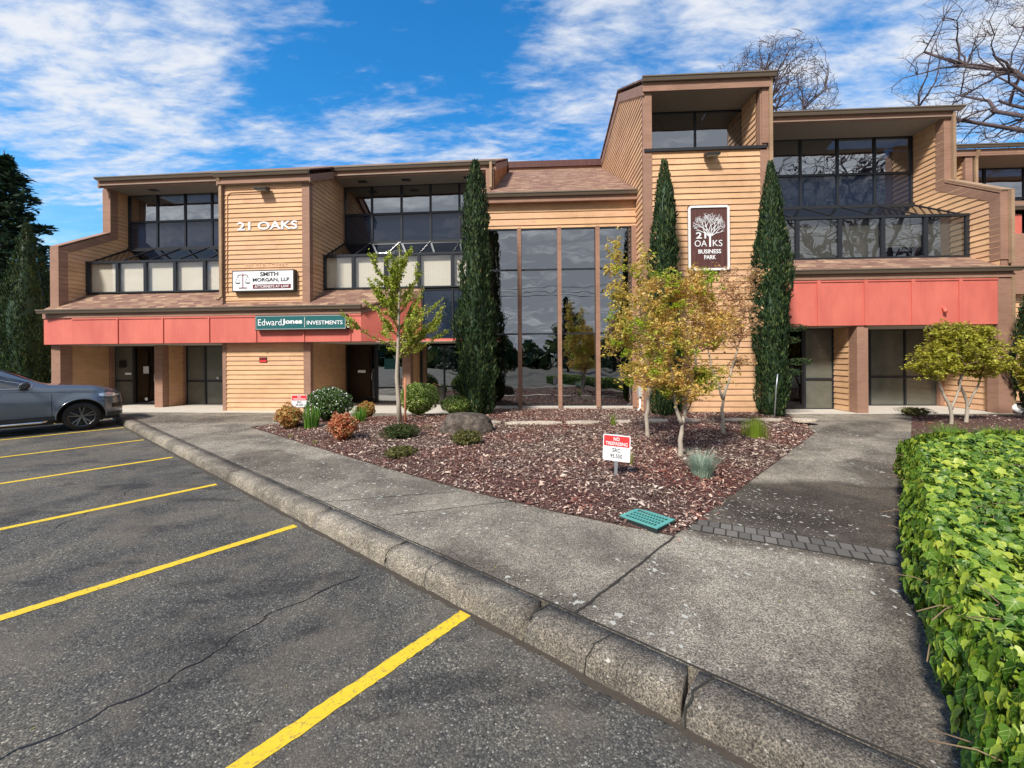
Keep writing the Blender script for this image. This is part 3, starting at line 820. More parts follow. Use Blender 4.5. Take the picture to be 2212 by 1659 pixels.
# ground floor left: entry
DZ = .10
def door(fr, s0, s1, d, z0, z1, label, handle_side=1, mat='glass_door'):
    fm = MB(); w = .06
    fm.box(s0, s0 + w, d - .04, d + .05, z0, z1); fm.box(s1 - w, s1, d - .04, d + .05, z0, z1)
    fm.box(s0 + w, s1 - w, d - .037, d + .047, z1 - w, z1); fm.box(s0 + w, s1 - w, d - .037, d + .047, z0, z0 + .14)
    dr = part(fm, 'door', 'black', fr, None, label)
    part(bx(s0 + w, s1 - w, d, d + .01, z0 + .14, z1 - w), 'pane', mat, fr, dr)
    hs = s1 - .14 if handle_side > 0 else s0 + .14
    h = MB(); h.tube([(hs, d - .045, z0 + .95), (hs, d - .10, z0 + .97), (hs, d - .10, z0 + 1.22), (hs, d - .045, z0 + 1.24)], .014, 6)
    part(h, 'handle', 'handle_metal', fr, dr)
    return dr
door(LF, -8.02, -6.98, 1.78, DZ, 2.39, 'black glass entrance door beside the parked car', 1)
part(bx(-7.62, -7.40, 1.73, 1.735, 1.35, 1.62), 'door_notice', 'paper', LF)
m = MB(); m.tube([(-7.5, 1.735, .38), (-7.5, 1.72, .38)], .06, 12); part(m, 'door_sticker', 'paper', LF)
window(LF, 1.78, [-8.86, -8.06], [DZ, 1.07, 2.39], 'panel_grey', name='side_panel', label='grey panels beside the left entrance door')
part(bx(-8.38, -8.12, 1.735, 1.74, 1.30, 1.38), 'door_notice', 'white_paint', LF)
part(bx(-8.62, -8.35, 1.735, 1.742, 1.58, 1.85), 'notice_board', 'black', LF)
m = MB(); m.box(-6.3, -5.99, .86, 1.1, DZ, 2.40); m.box(-6.95, -6.9, 1.7, 1.85, DZ, 2.4); m.box(-5.99, -5.9, 1.66, 1.8, DZ, 2.4); part(m, 'post', 'trim', LF, bevel=.005)
wall(LF, 'siding_wall', [((-5.97, 0, 0), (0, 1, 0), (1, 0, 0), [rect(1.08, 1.75, DZ, 2.40)])], SP)
part(bx(-6.28, -5.98, 1.1, 3, DZ, 2.40), 'wall_core', 'siding', LF)
window(LF, 1.78, [-5.9, -5.14, -4.4, -3.6, -2.95], [DZ, 1.05, 2.39], 'panel_grey', label='greenish grey ground floor panes left of the central wall')
m = MB(); m.tube([(-4.62, 1.74, 1.17), (-4.62, 1.72, 1.17)], .045, 12); part(m, 'door_sticker', 'paper', LF)
# ground floor right: entry behind the shrubs
door(LF, .08, 1.22, 2.4, DZ, 2.39, 'black entrance door behind the white flowering shrub', 1)
part(bx(.52, .82, 2.355, 2.36, 1.32, 1.42), 'door_notice', 'white_paint', LF)
window(LF, 2.4, [1.26, 2.1, 2.72], [DZ, .75, 2.39], 'glass_dark', label='dark glazing behind the young tree', pane_mat='glass_dark')
part(bx(1.55, 1.98, 2.36, 2.365, 1.45, 1.85), 'door_notice', 'teal', LF)
m = MB(); m.box(2.74, 3.02, .95, 1.2, DZ, 2.40); part(m, 'post', 'trim', LF, bevel=.005)
wall(LF, 'siding_wall', [((3.02, 0, 0), (0, 1, 0), (1, 0, 0), [rect(1.2, 2.0, DZ, 2.40)])], SP)
part(bx(2.76, 3.01, 1.2, 3, DZ, 2.40), 'wall_core', 'siding', LF)
window(LF, 2.0, [3.1, 3.95, 4.9, 5.9], [DZ, .82, 2.32], [['panel_grey', 'glass_dark', 'glass_dark'], ['glass_dark'] * 3], label='ground floor windows beside the tallest cypress')
part(bx(-9, 6.5, 3.3, 3.35, 0, 2.4), 'room_wall', 'dark_interior', LF)
part(bx(-9.15, 6.2, -.30, 3.3, .0, .172), 'floor_slab', 'concrete_light', LF)

# ===== glazed hall =====
AD = 1.0
ps = [-5.05, -3.82, -2.51, -1.27, -.14]
window(RF, AD, ps, [.27, 2.64, 4.76, 6.10], 'glass_atrium', fw=.05, deep=.08, name='hall_glazing', label='tall glazing of the entrance hall')
m = MB()
for s_ in ps[1:-1]: m.box(s_ - .065, s_ + .065, AD - .15, AD - .034, .22, 6.12)
m.box(ps[-1] - .03, ps[-1] + .13, AD - .12, AD - .034, .22, 6.12)
part(m, 'mullion_post', 'trim', RF, bevel=.004)
wall(RF, 'siding_wall', [((0, AD, 0), (1, 0, 0), (0, -1, 0), [rect(-5.1, -.01, 6.13, 6.97)])], .215)
part(bx(-5.1, 0, AD + .004, AD + .2, 6.13, 7.0), 'wall_core', 'trim', RF)
m = MB(); m.box(-5.15, -.005, AD - .22, AD - .18, 6.93, 7.12); m.box(-5.15, -.005, AD - .18, AD, 6.93, 6.96); part(m, 'roof_edge_board', 'trim', RF)
gutter(RF, None, -5.15, -.01, .66, 7.22, e1=-.0)
def zA(d): return 7.2 + .55 * (d - .7)
roof_slab(RF, [(-5.6, .7, zA(.7)), (0, .7, zA(.7)), (0, 7.6, zA(7.6)), (-5.6, 7.6, zA(7.6))], 'shingled roof over the glazed hall')
m = MB(); m.box(-5.4, 0, 7.6, 7.9, 10.6, 11.12); part(m, 'parapet', 'trim', RF)
m = MB(); m.box(-5.45, .02, 7.52, 7.95, 11.12, 11.42); part(m, 'parapet_cap', 'sign_board_brown', RF)
m = MB(); m.box(-5.2, 0.0, AD - .08, AD + .3, .0, .265); part(m, 'plinth', 'concrete_light', RF, bevel=.01)
# hall interior
m = MB(); m.box(-5.2, 0, 1.2, 8, .2, .26); part(m, 'room_floor', 'interior_wall', RF)
m = MB(); m.box(-5.2, 0, 6.5, 6.6, .26, 6.5); m.box(-5.3, -5.2, 1.1, 6.6, .26, 6.8); part(m, 'room_wall', 'interior_wall', RF)
m = MB(); m.box(-5.2, 0, 3.2, 6.5, 3.0, 3.3); m.box(-5.2, 0, 1.2, 8, 6.4, 6.5); part(m, 'ceiling', 'interior_wall', RF)

# ===== tower =====
T1 = 3.62
tside = [[(0.0, .2), (3.43, .2), (3.43, 11.83), (0.0, 9.95)], [(3.43, .2), (8.4, .2), (8.4, 11.25), (3.43, 11.83)]]
wall(RF, 'siding_wall', [((0, 0, 0), (1, 0, 0), (0, -1, 0), [rect(.2, T1 - .2, .2, 8.02)])], RP, 'front of the entrance tower')
wall(RF, 'siding_wall', [((0, 0, 0), (0, 1, 0), (-1, 0, 0), tside), ((T1, 0, 0), (0, 1, 0), (1, 0, 0), [[(1.3, .2), (8.4, .2), (8.4, 11.2), (3.43, 11.75), (1.3, 10.6)], rect(0, 1.3, .2, 8.1)])], RP, 'left side of the tower with close set boards')
m = MB(); m.box(.01, T1 - .01, .004, .3, .2, 8.02); 
for pl in tside: m.prism([(.004, a + .0, z) for a, z in [(max(a, 1.15), min(z, 1e9)) for a, z in pl]], (.2, 0, 0))
part(m, 'wall_core', 'trim', RF)
m = MB()
m.box(-.03, .235, -.035, 0, .2, 9.86); m.box(-.03, 0, 0, .1, .2, 9.9)
m.box(T1 - .22, T1 + .03, -.035, 0, .2, 8.0); m.box(T1 - .16, T1 + .03, -.035, 0, 8.2, 9.86)
m.prism([(-.005, -.08, 9.72), (-.005, 3.5, 9.72 + 3.58 * .55), (-.005, 3.5, 10.04 + 3.58 * .55), (-.005, -.08, 10.04)], (-.045, 0, 0))
m.prism([(-.005, 3.43, 11.60), (-.005, 8.4, 10.95), (-.005, 8.4, 11.25), (-.005, 3.43, 11.93)], (-.04, 0, 0))
part(m, 'corner_trim', 'trim', RF, bevel=.004)
# recess with window
window(RF, 1.05, [.22, 1.92, 3.42], [8.12, 9.81], 'glass_dark', [[(.62, 'blind_grey'), (.62, 'blind_grey')]][0:0] or None, fw=.06, label='wide window at the top of the tower')
part(bx(.2, 3.4, 2.3, 2.35, 8.0, 10.2), 'room_wall', 'dark_interior', RF)
wall(RF, 'siding_wall', [((3.40, 0, 0), (0, 1, 0), (-1, 0, 0), [rect(.16, 1.04, 8.12, 9.83)]), ((.235, 0, 0), (0, 1, 0), (1, 0, 0), [rect(.05, 1.04, 8.12, 9.83)])], RP)
part(bx(3.42, T1 - .01, 0.0, 1.3, 8.1, 9.83), 'wall_core', 'trim', RF)
part(bx(.01, .22, 0.0, 1.3, 8.1, 9.83), 'wall_core', 'trim', RF)
part(bx(0, T1, -.1, 1.2, 9.835, 9.85), 'soffit', 'soffit', RF)
part(bx(.0, T1 - .05, -.07, 1.02, 8.03, 8.12), 'window_sill', 'flashing', RF)
m = MB(); m.box(-.05, T1 + .05, -.11, -.07, 9.82, 10.09); part(m, 'roof_edge_board', 'trim', RF)
gutter(RF, None, -.08, T1 + .18, -.24, 10.22, .14, .13)
roof_slab(RF, [(-.08, -.14, 10.18), (T1 + .15, -.14, 10.18), (T1 + .15, 3.45, 10.18 + 3.59 * .55), (-.08, 3.45, 10.18 + 3.59 * .55)], 'roof of the entrance tower')
roof_slab(RF, [(-.08, 3.45, 12.15), (T1 + .15, 3.45, 12.15), (T1 + .15, 8.5, 11.4), (-.08, 8.5, 11.4)], 'rear roof of the tower')
downspout(RF, [(T1 + .07, -.12, 10.12), (T1 + .07, -.06, 9.95), (T1 + .07, -.06, 4.6)], .095)

# ===== right wing =====
W0, W1 = T1 + .02, 10.18
RS = [5.05, 6.30, 7.59, 8.87, 10.12]
uR = [W0 + .1] + RS
window(RF, 2.8, uR, [7.21, 8.36, 9.67], [['spandrel_glass'] * 5, ['glass_dark'] * 5], fw=.08, label='upper windows of the right wing reflecting an oak')
part(bx(W0, W1, 4.0, 4.05, 7.1, 9.8), 'room_wall', 'dark_interior', RF)
part(bx(6.9, 7.15, 2.84, 2.85, 8.5, 8.8), 'window_notice', 'paper', RF)
bR = [W0 + .05, 5.02, 6.32, 7.62, 8.90, 10.13]
bay(RF, bR, .90, 4.90, 6.22, 2.76, 7.19, {3: .74}, 'projecting bay windows with grey blinds over the red band', 'blind_grey')
finR = [[(.04, 4.2), (3.0, 4.2), (3.0, 8.3), (.04, 6.52)], [(1.68, 7.5), (3.0, 8.3), (3.0, 10.4), (1.68, 9.75)]]
wall(RF, 'siding_wall', [((10.2, 0, 0), (0, 1, 0), (-1, 0, 0), finR), ((10.46, 0, 0), (0, 1, 0), (1, 0, 0), finR + [rect(0, 3, .15, 4.2)])], RP, 'stepped side wall at the right end')
m = MB()
for pl in finR: m.prism([(10.21, a, z) for a, z in pl], (.24, 0, 0))
m.box(10.21, 10.45, .1, 3.0, .1, 4.2)
part(m, 'wall_core', 'trim', RF)
fin_trim(RF, 10.2, 10.46, -1, (.04, 4.62), (.04, 6.52), (1.68, 7.50), (1.68, 9.70), .27)
m = MB(); m.beam((10.36, .0, 6.62), (10.36, 1.66, 7.61), .3, .05); m.beam((10.42, -.04, 6.62), (10.42, -.04, 4.5), .09, .09, (0, 1, 0)); m.beam((10.42, -.04, 4.2), (10.42, -.04, .4), .09, .09, (0, 1, 0)); m.beam((10.42, 1.6, 7.6), (10.42, 1.6, 9.8), .09, .09, (0, 1, 0))
part(m, 'downspout', 'trim_tan', RF)
m = MB(); m.tube([(10.44, -.04, .42), (10.44, -.06, .3), (10.50, -.22, .2)], [.06, .07, .075], 10); part(m, 'downspout_boot', 'white_paint', RF)
band(RF, W0, 10.02, 2.74, 4.08, -.05, [5.03, 6.36, 7.68, 8.99], bw=.10, th=.2)
m = MB(); m.box(10.02, 10.40, -.06, .25, .12, 4.06); m.box(W0, 10.42, -.09, .1, 4.083, 4.26); part(m, 'corner_trim', 'trim', RF, bevel=.004)
gutter(RF, None, W0, 10.55, -.22, 4.38, .13, .13, e1=.08)
roof_slab(RF, [(W0, -.15, 4.34), (10.5, -.15, 4.34), (10.3, .95, 4.93), (W0, .95, 4.93)], 'low shingled skirt roof of the right wing')
part(bx(W0, 10.1, .1, 2.5, 2.725, 2.738), 'soffit', 'soffit_low', RF)
part(bx(W0, 10.35, 1.56, 3.0, 9.66, 9.675), 'soffit', 'soffit', RF)
m = MB(); m.box(W0, 10.42, 1.60, 1.64, 9.62, 9.86); part(m, 'roof_edge_board', 'trim', RF)
gutter(RF, None, W0, 10.62, 1.46, 9.97, .14, .13, e1=.08)
def zR(d): return 9.95 + ROOF * (d - 1.5)
roof_slab(RF, [(W0, 1.5, zR(1.5)), (10.6, 1.5, zR(1.5)), (10.6, 6.5, zR(6.5)), (W0, 6.5, zR(6.5))], 'main shingled roof of the right wing')
roof_slab(RF, [(W0, 6.5, zR(6.5)), (10.6, 6.5, zR(6.5)), (10.6, 12, 9.4), (W0, 12, 9.4)], 'rear slope of the right roof')
m = MB(); m.tube([(8.52, -.05, 3.2), (8.52, -.13, 3.2)], .05, 10); m.tube([(8.52, -.10, 3.19), (8.52, -.12, 3.08)], .045, 10); part(m, 'faucet_cover', 'fascia_red', RF)
# ground floor right
GZ = .16
door(RF, 4.1, 5.2, .95, GZ, 2.72, 'black framed glass door behind the right cypress', -1)
window(RF, .95, [5.24, 6.12], [GZ, 1.12, 2.72], 'panel_grey', name='side_panel', label='tall olive grey panels beside the right door')
m = MB(); m.box(6.14, 6.45, -.02, .3, GZ, 2.72); part(m, 'post', 'trim', RF, None, 'square brown post between door and window', bevel=.006)
wall(RF, 'siding_wall', [((6.14, 0, 0), (0, 1, 0), (-1, 0, 0), [rect(.3, .95, GZ, 2.72)])], RP)
part(bx(6.15, 6.44, .3, 3, GZ, 2.72), 'wall_core', 'siding', RF)
window(RF, 1.86, [6.85, 7.93, 9.06, 10.15], [GZ, 1.12, 2.72], 'panel_grey', name='window', label='large ground floor windows with olive blinds')
m = MB(); m.box(10.05, 10.18, 1.7, 1.84, GZ, 2.7); part(m, 'corner_trim', 'trim', RF)
wall(RF, 'siding_wall', [((10.19, 0, 0), (0, 1, 0), (-1, 0, 0), [rect(.25, 1.8, GZ, 2.72)])], RP)
part(bx(W0, 10.4, -.1, 3.3, .0, GZ), 'floor_slab', 'concrete_light', RF)
part(bx(W0, 10.4, 3.3, 3.35, 0, 2.75), 'room_wall', 'dark_interior', RF)
# ===== further section on the right =====
window(RF, 5.5, [10.6, 13.9, 15.35, 16.9, 18.4, 20], [7.0, 8.3, 9.55], [['spandrel_glass'] * 5, ['glass_dark'] * 5], fw=.08)
part(bx(10.5, 21, 7, 7.05, .1, 9.8), 'room_wall', 'dark_interior', RF)
part(bx(10.5, 21, 4.15, 5.6, 9.56, 9.575), 'soffit', 'soffit', RF)
m = MB(); m.box(10.5, 21, 4.15, 4.19, 9.5, 9.76); part(m, 'roof_edge_board', 'trim', RF)
gutter(RF, None, 10.6, 21, 4.0, 9.90)
roof_slab(RF, [(10.6, 4.1, 9.88), (21, 4.1, 9.88), (21, 9, 12.2), (10.6, 9, 12.2)], 'roof of the further section on the right')
wall(RF, 'siding_wall', [((13.35, 0, 0), (0, 1, 0), (-1, 0, 0), [rect(4.3, 5.4, 6.6, 9.56)]), ((0, 3.2, 0), (1, 0, 0), (0, -1, 0), [rect(10.6, 20, .15, 5.0)])], RP)
m = MB(); m.box(13.33, 13.6, 4.2, 4.35, 6.6, 9.5); m.box(13.36, 13.6, 4.35, 5.4, 6.6, 9.5); part(m, 'corner_trim', 'trim', RF)
downspout(RF, [(13.72, 4.1, 9.7), (13.72, 4.2, 9.4), (13.72, 4.2, 6.8)], .1)
part(bx(10.6, 14.05, 3.0, 3.2, 6.15, 6.85), 'fascia_panel', 'fascia_red', RF)
gutter(RF, None, 10.5, 20, 2.8, 7.1)
roof_slab(RF, [(10.5, 2.9, 7.05), (20, 2.9, 7.05), (20, 5.5, 8.2), (10.5, 5.5, 8.2)])
m = MB(); m.box(13.55, 14.2, 2.95, 3.3, 4.0, 6.15); part(m, 'corner_trim', 'trim', RF)
downspout(RF, [(14.15, 2.85, 7.0), (14.15, 2.85, 4.4)], .1)
part(bx(10.6, 13.5, 3.21, 3.5, .1, 7), 'wall_core', 'trim', RF)
part(bx(13.6, 20, 3.21, 3.5, .1, 4.6), 'wall_core', 'trim', RF)
# plain back and inner walls that close the building
m = MB(); m.box(-9.1, 6, 11.8, 12, .0, 8.2); m.box(-9.1, 6, 3.4, 3.45, 2.4, 4.2); part(m, 'rear_wall', 'trim', LF)
m = MB(); m.box(-5.2, 20, 11.8, 12, .0, 9.4); m.box(W0, 10.3, 3.4, 3.45, 2.7, 7.1); part(m, 'rear_wall', 'trim', RF)

# ------------------------------------------------------------------ signs and lamps on the building
def text_mesh(txt, height, width=None, ext=.004, bold=0.0, name='lettering', mat='sign_white', parent=None, loc=(0, 0, 0), align='CENTER', shear=0):
    cu = bpy.data.curves.new('t', 'FONT'); cu.body = txt; cu.size = 1; cu.extrude = .5; cu.offset = bold; cu.shear = shear
    cu.resolution_u = 3
    ob = bpy.data.objects.new('t', cu)
    me = bpy.data.meshes.new_from_object(ob)
    bpy.data.objects.remove(ob); bpy.data.curves.remove(cu)
    co = np.array([v.co[:] for v in me.vertices])
    x0, x1, y0, y1 = co[:, 0].min(), co[:, 0].max(), co[:, 1].min(), co[:, 1].max()
    sy = height / (y1 - y0); sx = width / (x1 - x0) if width else sy
    cx = (x0 + x1) / 2 if align == 'CENTER' else x0
    new = np.empty_like(co)
    new[:, 0] = (co[:, 0] - cx) * sx; new[:, 2] = (co[:, 1] - y0) * sy; new[:, 1] = -co[:, 2] * 2 * ext
    me.vertices.foreach_set('co', new.ravel()); me.update()
    me.name = name; me.materials.clear(); me.materials.append(MATS[mat])
    o = bpy.data.objects.new(name, me); COL.objects.link(o); o.location = loc
    if parent: o.parent = parent
    return o
def on_wall(fr, s, d, z): return fr.w(s, d, z)

e = empty('wall_letters', on_wall(LF, -1.41, -.032, 6.13), 'white raised letters reading 21 OAKS on the central wall', 'letters', rz=-LF.a)
text_mesh('21', .27, .46, .012, .02, parent=e, loc=(-.80, 0, -.03)); text_mesh('OAKS', .27, 1.36, .012, .02, parent=e, loc=(.36, 0, -.03))
e = empty('address_letters', on_wall(LF, -1.45, -.03, 4.885), 'small wall coloured address letters above the lawyers sign', 'letters', rz=-LF.a)
text_mesh('525 GLEN CREEK', .11, 1.48, .003, .01, mat='letter_tan', parent=e)

# lawyers' light box
e = empty('lawyer_sign', on_wall(LF, -1.47, -.17, 4.06), 'white light box with scales reading SMITH MORGAN, LLP ATTORNEYS AT LAW', 'sign', rz=-LF.a)
m = MB(); m.box(-1.06, 1.06, .0, .16, 0, .70); m.build('sign_case', 'lamp_body', e, .01)
m = MB(); m.box(-1.02, 1.02, -.008, .0, .04, .66); m.build('sign_face', 'sign_white', e)
text_mesh('SMITH', .14, .62, .003, .022, mat='letter_black', parent=e, loc=(.22, -.012, .49))
text_mesh('MORGAN, LLP', .14, 1.24, .003, .022, mat='letter_black', parent=e, loc=(.28, -.012, .30))
m = MB(); m.box(-.34, .95, -.011, -.009, .09, .23); m.build('sign_strip', 'sign_maroon', e)
text_mesh('ATTORNEYS AT LAW', .085, 1.16, .003, .012, mat='sign_white', parent=e, loc=(.305, -.016, .117))
m = MB()
def flat(p, q, w, dd=-.013):
    m.beam((p[0], dd, p[1]), (q[0], dd, q[1]), .004, w, up=(0, 0, 1)) if abs(p[0] - q[0]) > 1e-4 else m.box(p[0] - w / 2, p[0] + w / 2, dd - .002, dd + .002, min(p[1], q[1]), max(p[1], q[1]))
cx = -.68
flat((cx, .13), (cx, .56), .025); flat((cx - .14, .125), (cx + .14, .125), .03); flat((cx, .56), (cx, .62), .01)
for sg in (-1, 1):
    flat((cx, .545), (cx + sg * .10, .555), .022); flat((cx + sg * .10, .555), (cx + sg * .17, .52), .02)
m.build('scales_emblem', 'sign_maroon', e)
m = MB()
for sg in (-1, 1):
    tx = cx + sg * .17
    for k in (-1, 1): m.beam((tx, -.013, .52), (tx + k * .085, -.013, .30), .004, .007)
    m.prism([(tx - .09, -.012, .30), (tx + .09, -.012, .30), (tx + .05, -.012, .265), (tx - .05, -.012, .265)], (0, -.004, 0))
m.build('scales_emblem', 'letter_black', e)
# green sign on the red band
e = empty('investment_sign', on_wall(LF, -.04, -.46, 2.78), 'teal box sign with white letters reading EdwardJones INVESTMENTS on the red band', 'sign', rz=-LF.a)
m = MB(); m.box(-1.50, 1.50, 0, .13, 0, .48); m.build('sign_case', 'lamp_body', e, .008)
m = MB(); m.box(-1.47, 1.47, -.006, 0, .03, .45); m.build('sign_face', 'teal', e)
m = MB(); t = .012
m.box(-1.47, 1.47, -.009, -.0062, .03, .03 + t); m.box(-1.47, 1.47, -.009, -.0062, .45 - t, .45); m.box(-1.47, -1.47 + t, -.009, -.0062, .042, .438); m.box(1.47 - t, 1.47, -.009, -.0062, .042, .438)
m.build('sign_border', 'paper', e)
text_mesh('Edward', .20, .78, .003, .0, parent=e, loc=(-1.00, -.012, .15)); text_mesh('Jones', .20, .66, .003, .035, parent=e, loc=(-.26, -.012, .15))
m = MB(); m.box(.135, .155, -.012, -.007, .08, .40); m.build('sign_border', 'paper', e)
text_mesh('INVESTMENTS', .125, 1.16, .003, .012, parent=e, loc=(.80, -.012, .16))
m = MB(); m.box(1.52, 1.57, .02, .1, .06, .2); m.box(1.52, 1.56, .03, .09, .24, .30); m.build('sign_switch', 'white_paint', e)
# small red sign on the wall
e = empty('warning_sign', on_wall(LF, -1.58, -.035, 1.76), 'small black and red notice on the ground floor siding', 'sign', rz=-LF.a)
m = MB(); m.box(-.13, .13, 0, .01, 0, .17); m.build('sign_board', 'black', e)
m = MB(); m.box(-.115, .115, -.004, 0, .012, .075); m.build('sign_strip', 'sign_red', e)
text_mesh('NOTICE', .045, .2, .001, .01, mat='sign_red', parent=e, loc=(0, -.004, .10))
# oak sign on the tower
e = empty('oak_sign', on_wall(RF, 1.86, -.10, 4.42), 'tall brown sign with white frame and white oak tree reading 21 OAKS BUSINESS PARK', 'sign', rz=-RF.a)
SW, SH = 1.20, 1.93
m = MB(); m.box(-SW / 2, SW / 2, 0, .05, 0, SH); m.build('sign_board', 'sign_board_brown', e)
m = MB()
def rr(w, h, r, n=6):
    P = []
    for cx_, cz_, a0 in ((w / 2 - r, r, -90), (w / 2 - r, h - r, 0), (-w / 2 + r, h - r, 90), (-w / 2 + r, r, 180)):
        for k in range(n + 1):
            a = R(a0 + 90 * k / n); P.append((cx_ + r * math.cos(a), cz_ + r * math.sin(a)))
    return P
Po = rr(SW, SH, .09); Pi = rr(SW - .13, SH - .13, .04); Pi = [(x, z + .065) for x, z in Pi]
n = len(Po)
vs = [(x, -.025, z) for x, z in Po] + [(x, -.025, z) for x, z in Pi] + [(x, .055, z) for x, z in Po] + [(x, .0, z) for x, z in Pi]
fs = []
for i in range(n):
    j = (i + 1) % n
    fs += [(i, j, j + n, i + n), (j, i, i + 2 * n, j + 2 * n), (i + n, j + n, j + 3 * n, i + 3 * n)]
m.add(vs, fs); m.build('sign_frame', 'white_paint', e)
m = MB()
rt = random.Random(5)
def limb(x, z, a, ln, w, dep):
    x2, z2 = x + math.cos(a) * ln, z + math.sin(a) * ln
    if (x2 / .48) ** 2 + ((z2 - 1.30) / .50) ** 2 > 1.0 or (z2 < 1.06 and dep < 4): return
    px_, pz_ = -math.sin(a), math.cos(a)
    w2 = w * .66
    m.add([(x - px_ * w, -.012 - .0004 * dep, z - pz_ * w), (x + px_ * w, -.012 - .0004 * dep, z + pz_ * w), (x2 + px_ * w2, -.012 - .0004 * dep, z2 + pz_ * w2), (x2 - px_ * w2, -.012 - .0004 * dep, z2 - pz_ * w2)], [(0, 3, 2, 1)])
    if dep == 0: return
    for k in range(2 if dep > 1 else 3):
        da = (rt.uniform(.2, .62)) * (1 if k % 2 else -1) + rt.uniform(-.15, .15)
        na = a + da
        na = na + (.10 if math.cos(na) > 0 else -.10) * (-1 if dep > 3 else 1) * -1
        xx, zz = x2 + math.cos(na) * ln * .8, z2 + math.sin(na) * ln * .8
        if ((xx) / .47) ** 2 + ((zz - 1.33) / .44) ** 2 > 1.0: na = a - da * .3
        limb(x2, z2, na, ln * rt.uniform(.70, .92), w2, dep - 1)
m.box(-.022 + .03, .028 + .03, -.016, -.002, .70, 1.06)
for a0, w in ((2.45, .018), (2.05, .020), (1.75, .016), (1.35, .018), (.95, .020), (.55, .016)):
    limb(.03, .98 + abs(a0 - 1.57) * .02, a0, .19, w, 5)
m.build('oak_emblem', 'sign_white', e)
text_mesh('21', .19, .30, .003, .02, parent=e, loc=(-.23, -.012, .95))
text_mesh('OA', .19, .36, .003, .0, parent=e, loc=(-.24, -.012, .71)); text_mesh('KS', .19, .28, .003, .0, parent=e, loc=(.25, -.012, .71))
text_mesh('BUSINESS', .125, .66, .003, .025, parent=e, loc=(.02, -.012, .50)); text_mesh('PARK', .125, .34, .003, .025, parent=e, loc=(.03, -.012, .33))
def wall_lamp(fr, s, d, z, label):
    e = empty('wall_lamp', on_wall(fr, s, d, z), label, 'lamp', 'floodlights on the walls', -fr.a)
    m = MB(); m.box(-.05, .05, -.06, 0, .02, .12); m.build('bracket', 'lamp_body', e)
    m = MB(); m.prism([(-.20, -.05, .10), (-.20, -.30, .02), (-.20, -.28, -.05), (-.20, -.05, -.02)], (.40, 0, 0)); m.build('housing', 'lamp_body', e, .01)
    m = MB(); m.prism([(-.17, -.27, -.054), (.17, -.27, -.054), (.17, -.08, -.032), (-.17, -.08, -.032)], (0, 0, -.006)); m.build('lens', 'lamp_lens', e)
wall_lamp(LF, -1.46, -.03, 7.36, 'dark floodlight high on the wall above the 21 OAKS letters')
wall_lamp(RF, 1.93, -.03, 7.82, 'dark floodlight under the tower window sill')
# conduit beside the lamp
m = MB(); m.tube([on_wall(LF, -1.6, -.04, 7.36), on_wall(LF, -2.65, -.04, 7.36), on_wall(LF, -2.78, -.04, 7.28), on_wall(LF, -2.80, -.04, 4.05)], .012, 6)
thing(m, 'conduit', 'siding', 'thin painted conduit running down the central wall', 'pipe')
# meter box and white pipe
e = empty('meter_box', on_wall(RF, .05, .45, .2), 'grey electrical box on a thin white pipe at the tower corner', 'electrical box', rz=-RF.a)
m = MB(); m.box(-.16, -.03, -.1, .1, .42, .72); m.build('box', 'grey_box', e, .01)
m = MB(); m.tube([(-.10, 0, .42), (-.10, 0, .06), (-.20, -.12, 0.0)], .03, 8); m.build('pipe', 'white_paint', e)
# potted palm in the hall
e = empty('potted_palm', on_wall(RF, -.75, 1.75, .26), 'leafy palm in a clay pot behind the hall glass', 'potted plant')
m = MB(); m.tube([(0, 0, 0), (0, 0, .32)], [.20, .27], 14); m.build('pot', 'pot', e)
m = MB()
for k in range(26):
    a = random.uniform(0, 6.3); L_ = random.uniform(.9, 1.8); pts = [Vector((0, 0, .3)) + Vector((math.cos(a) * L_ * .55 * t, math.sin(a) * L_ * .4 * t, L_ * (t * 1.25 - .55 * t * t))) for t in np.linspace(0, 1, 9)]
    for p, q in zip(pts[1:-1], pts[2:]):
        for sg in (-1, 1):
            w_ = Vector((-math.sin(a), math.cos(a), -.4)) * sg * .22
            m.add([p, q, p + w_ + (q - p) * .8], [(0, 1, 2)])
m.build('fronds', 'leaf_box_dark', e)

# ------------------------------------------------------------------ ground, kerb, paving, markings
from mathutils.geometry import delaunay_2d_cdt
m = MB(); m.add([(-400, -400, -.06), (400, -400, -.06), (400, 400, -.06), (-400, 400, -.06)], [(0, 1, 2, 3)]); structure(m, 'ground', 'ground_earth')
m = MB(); m.add([(-70, -30, 0), (60, -30, 0), (60, 60, 0), (-70, 60, 0)], [(0, 1, 2, 3)]); structure(m, 'parking_lot', 'asphalt')
K0 = Vector((-.31, 3.08)); KD = Vector((-.775, .632)).normalized(); KN = Vector((-KD.y, KD.x)) * -1   # towards the building
if KN.y < 0: KN = -KN
def kp(t, o, z): return Vector((*(K0 + KD * t + KN * o), z))
prof = [(0.0, 0.0), (.006, .05), (.014, .095), (.028, .125), (.05, .143), (.08, .151), (.13, .153), (.245, .153), (.245, -.02)]
joints = [-4.2, -1.5, -.48, 1.1, 2.5, 5.3, 7.7, 10.1, 12.6, 15.0, 17.6]
m = MB()
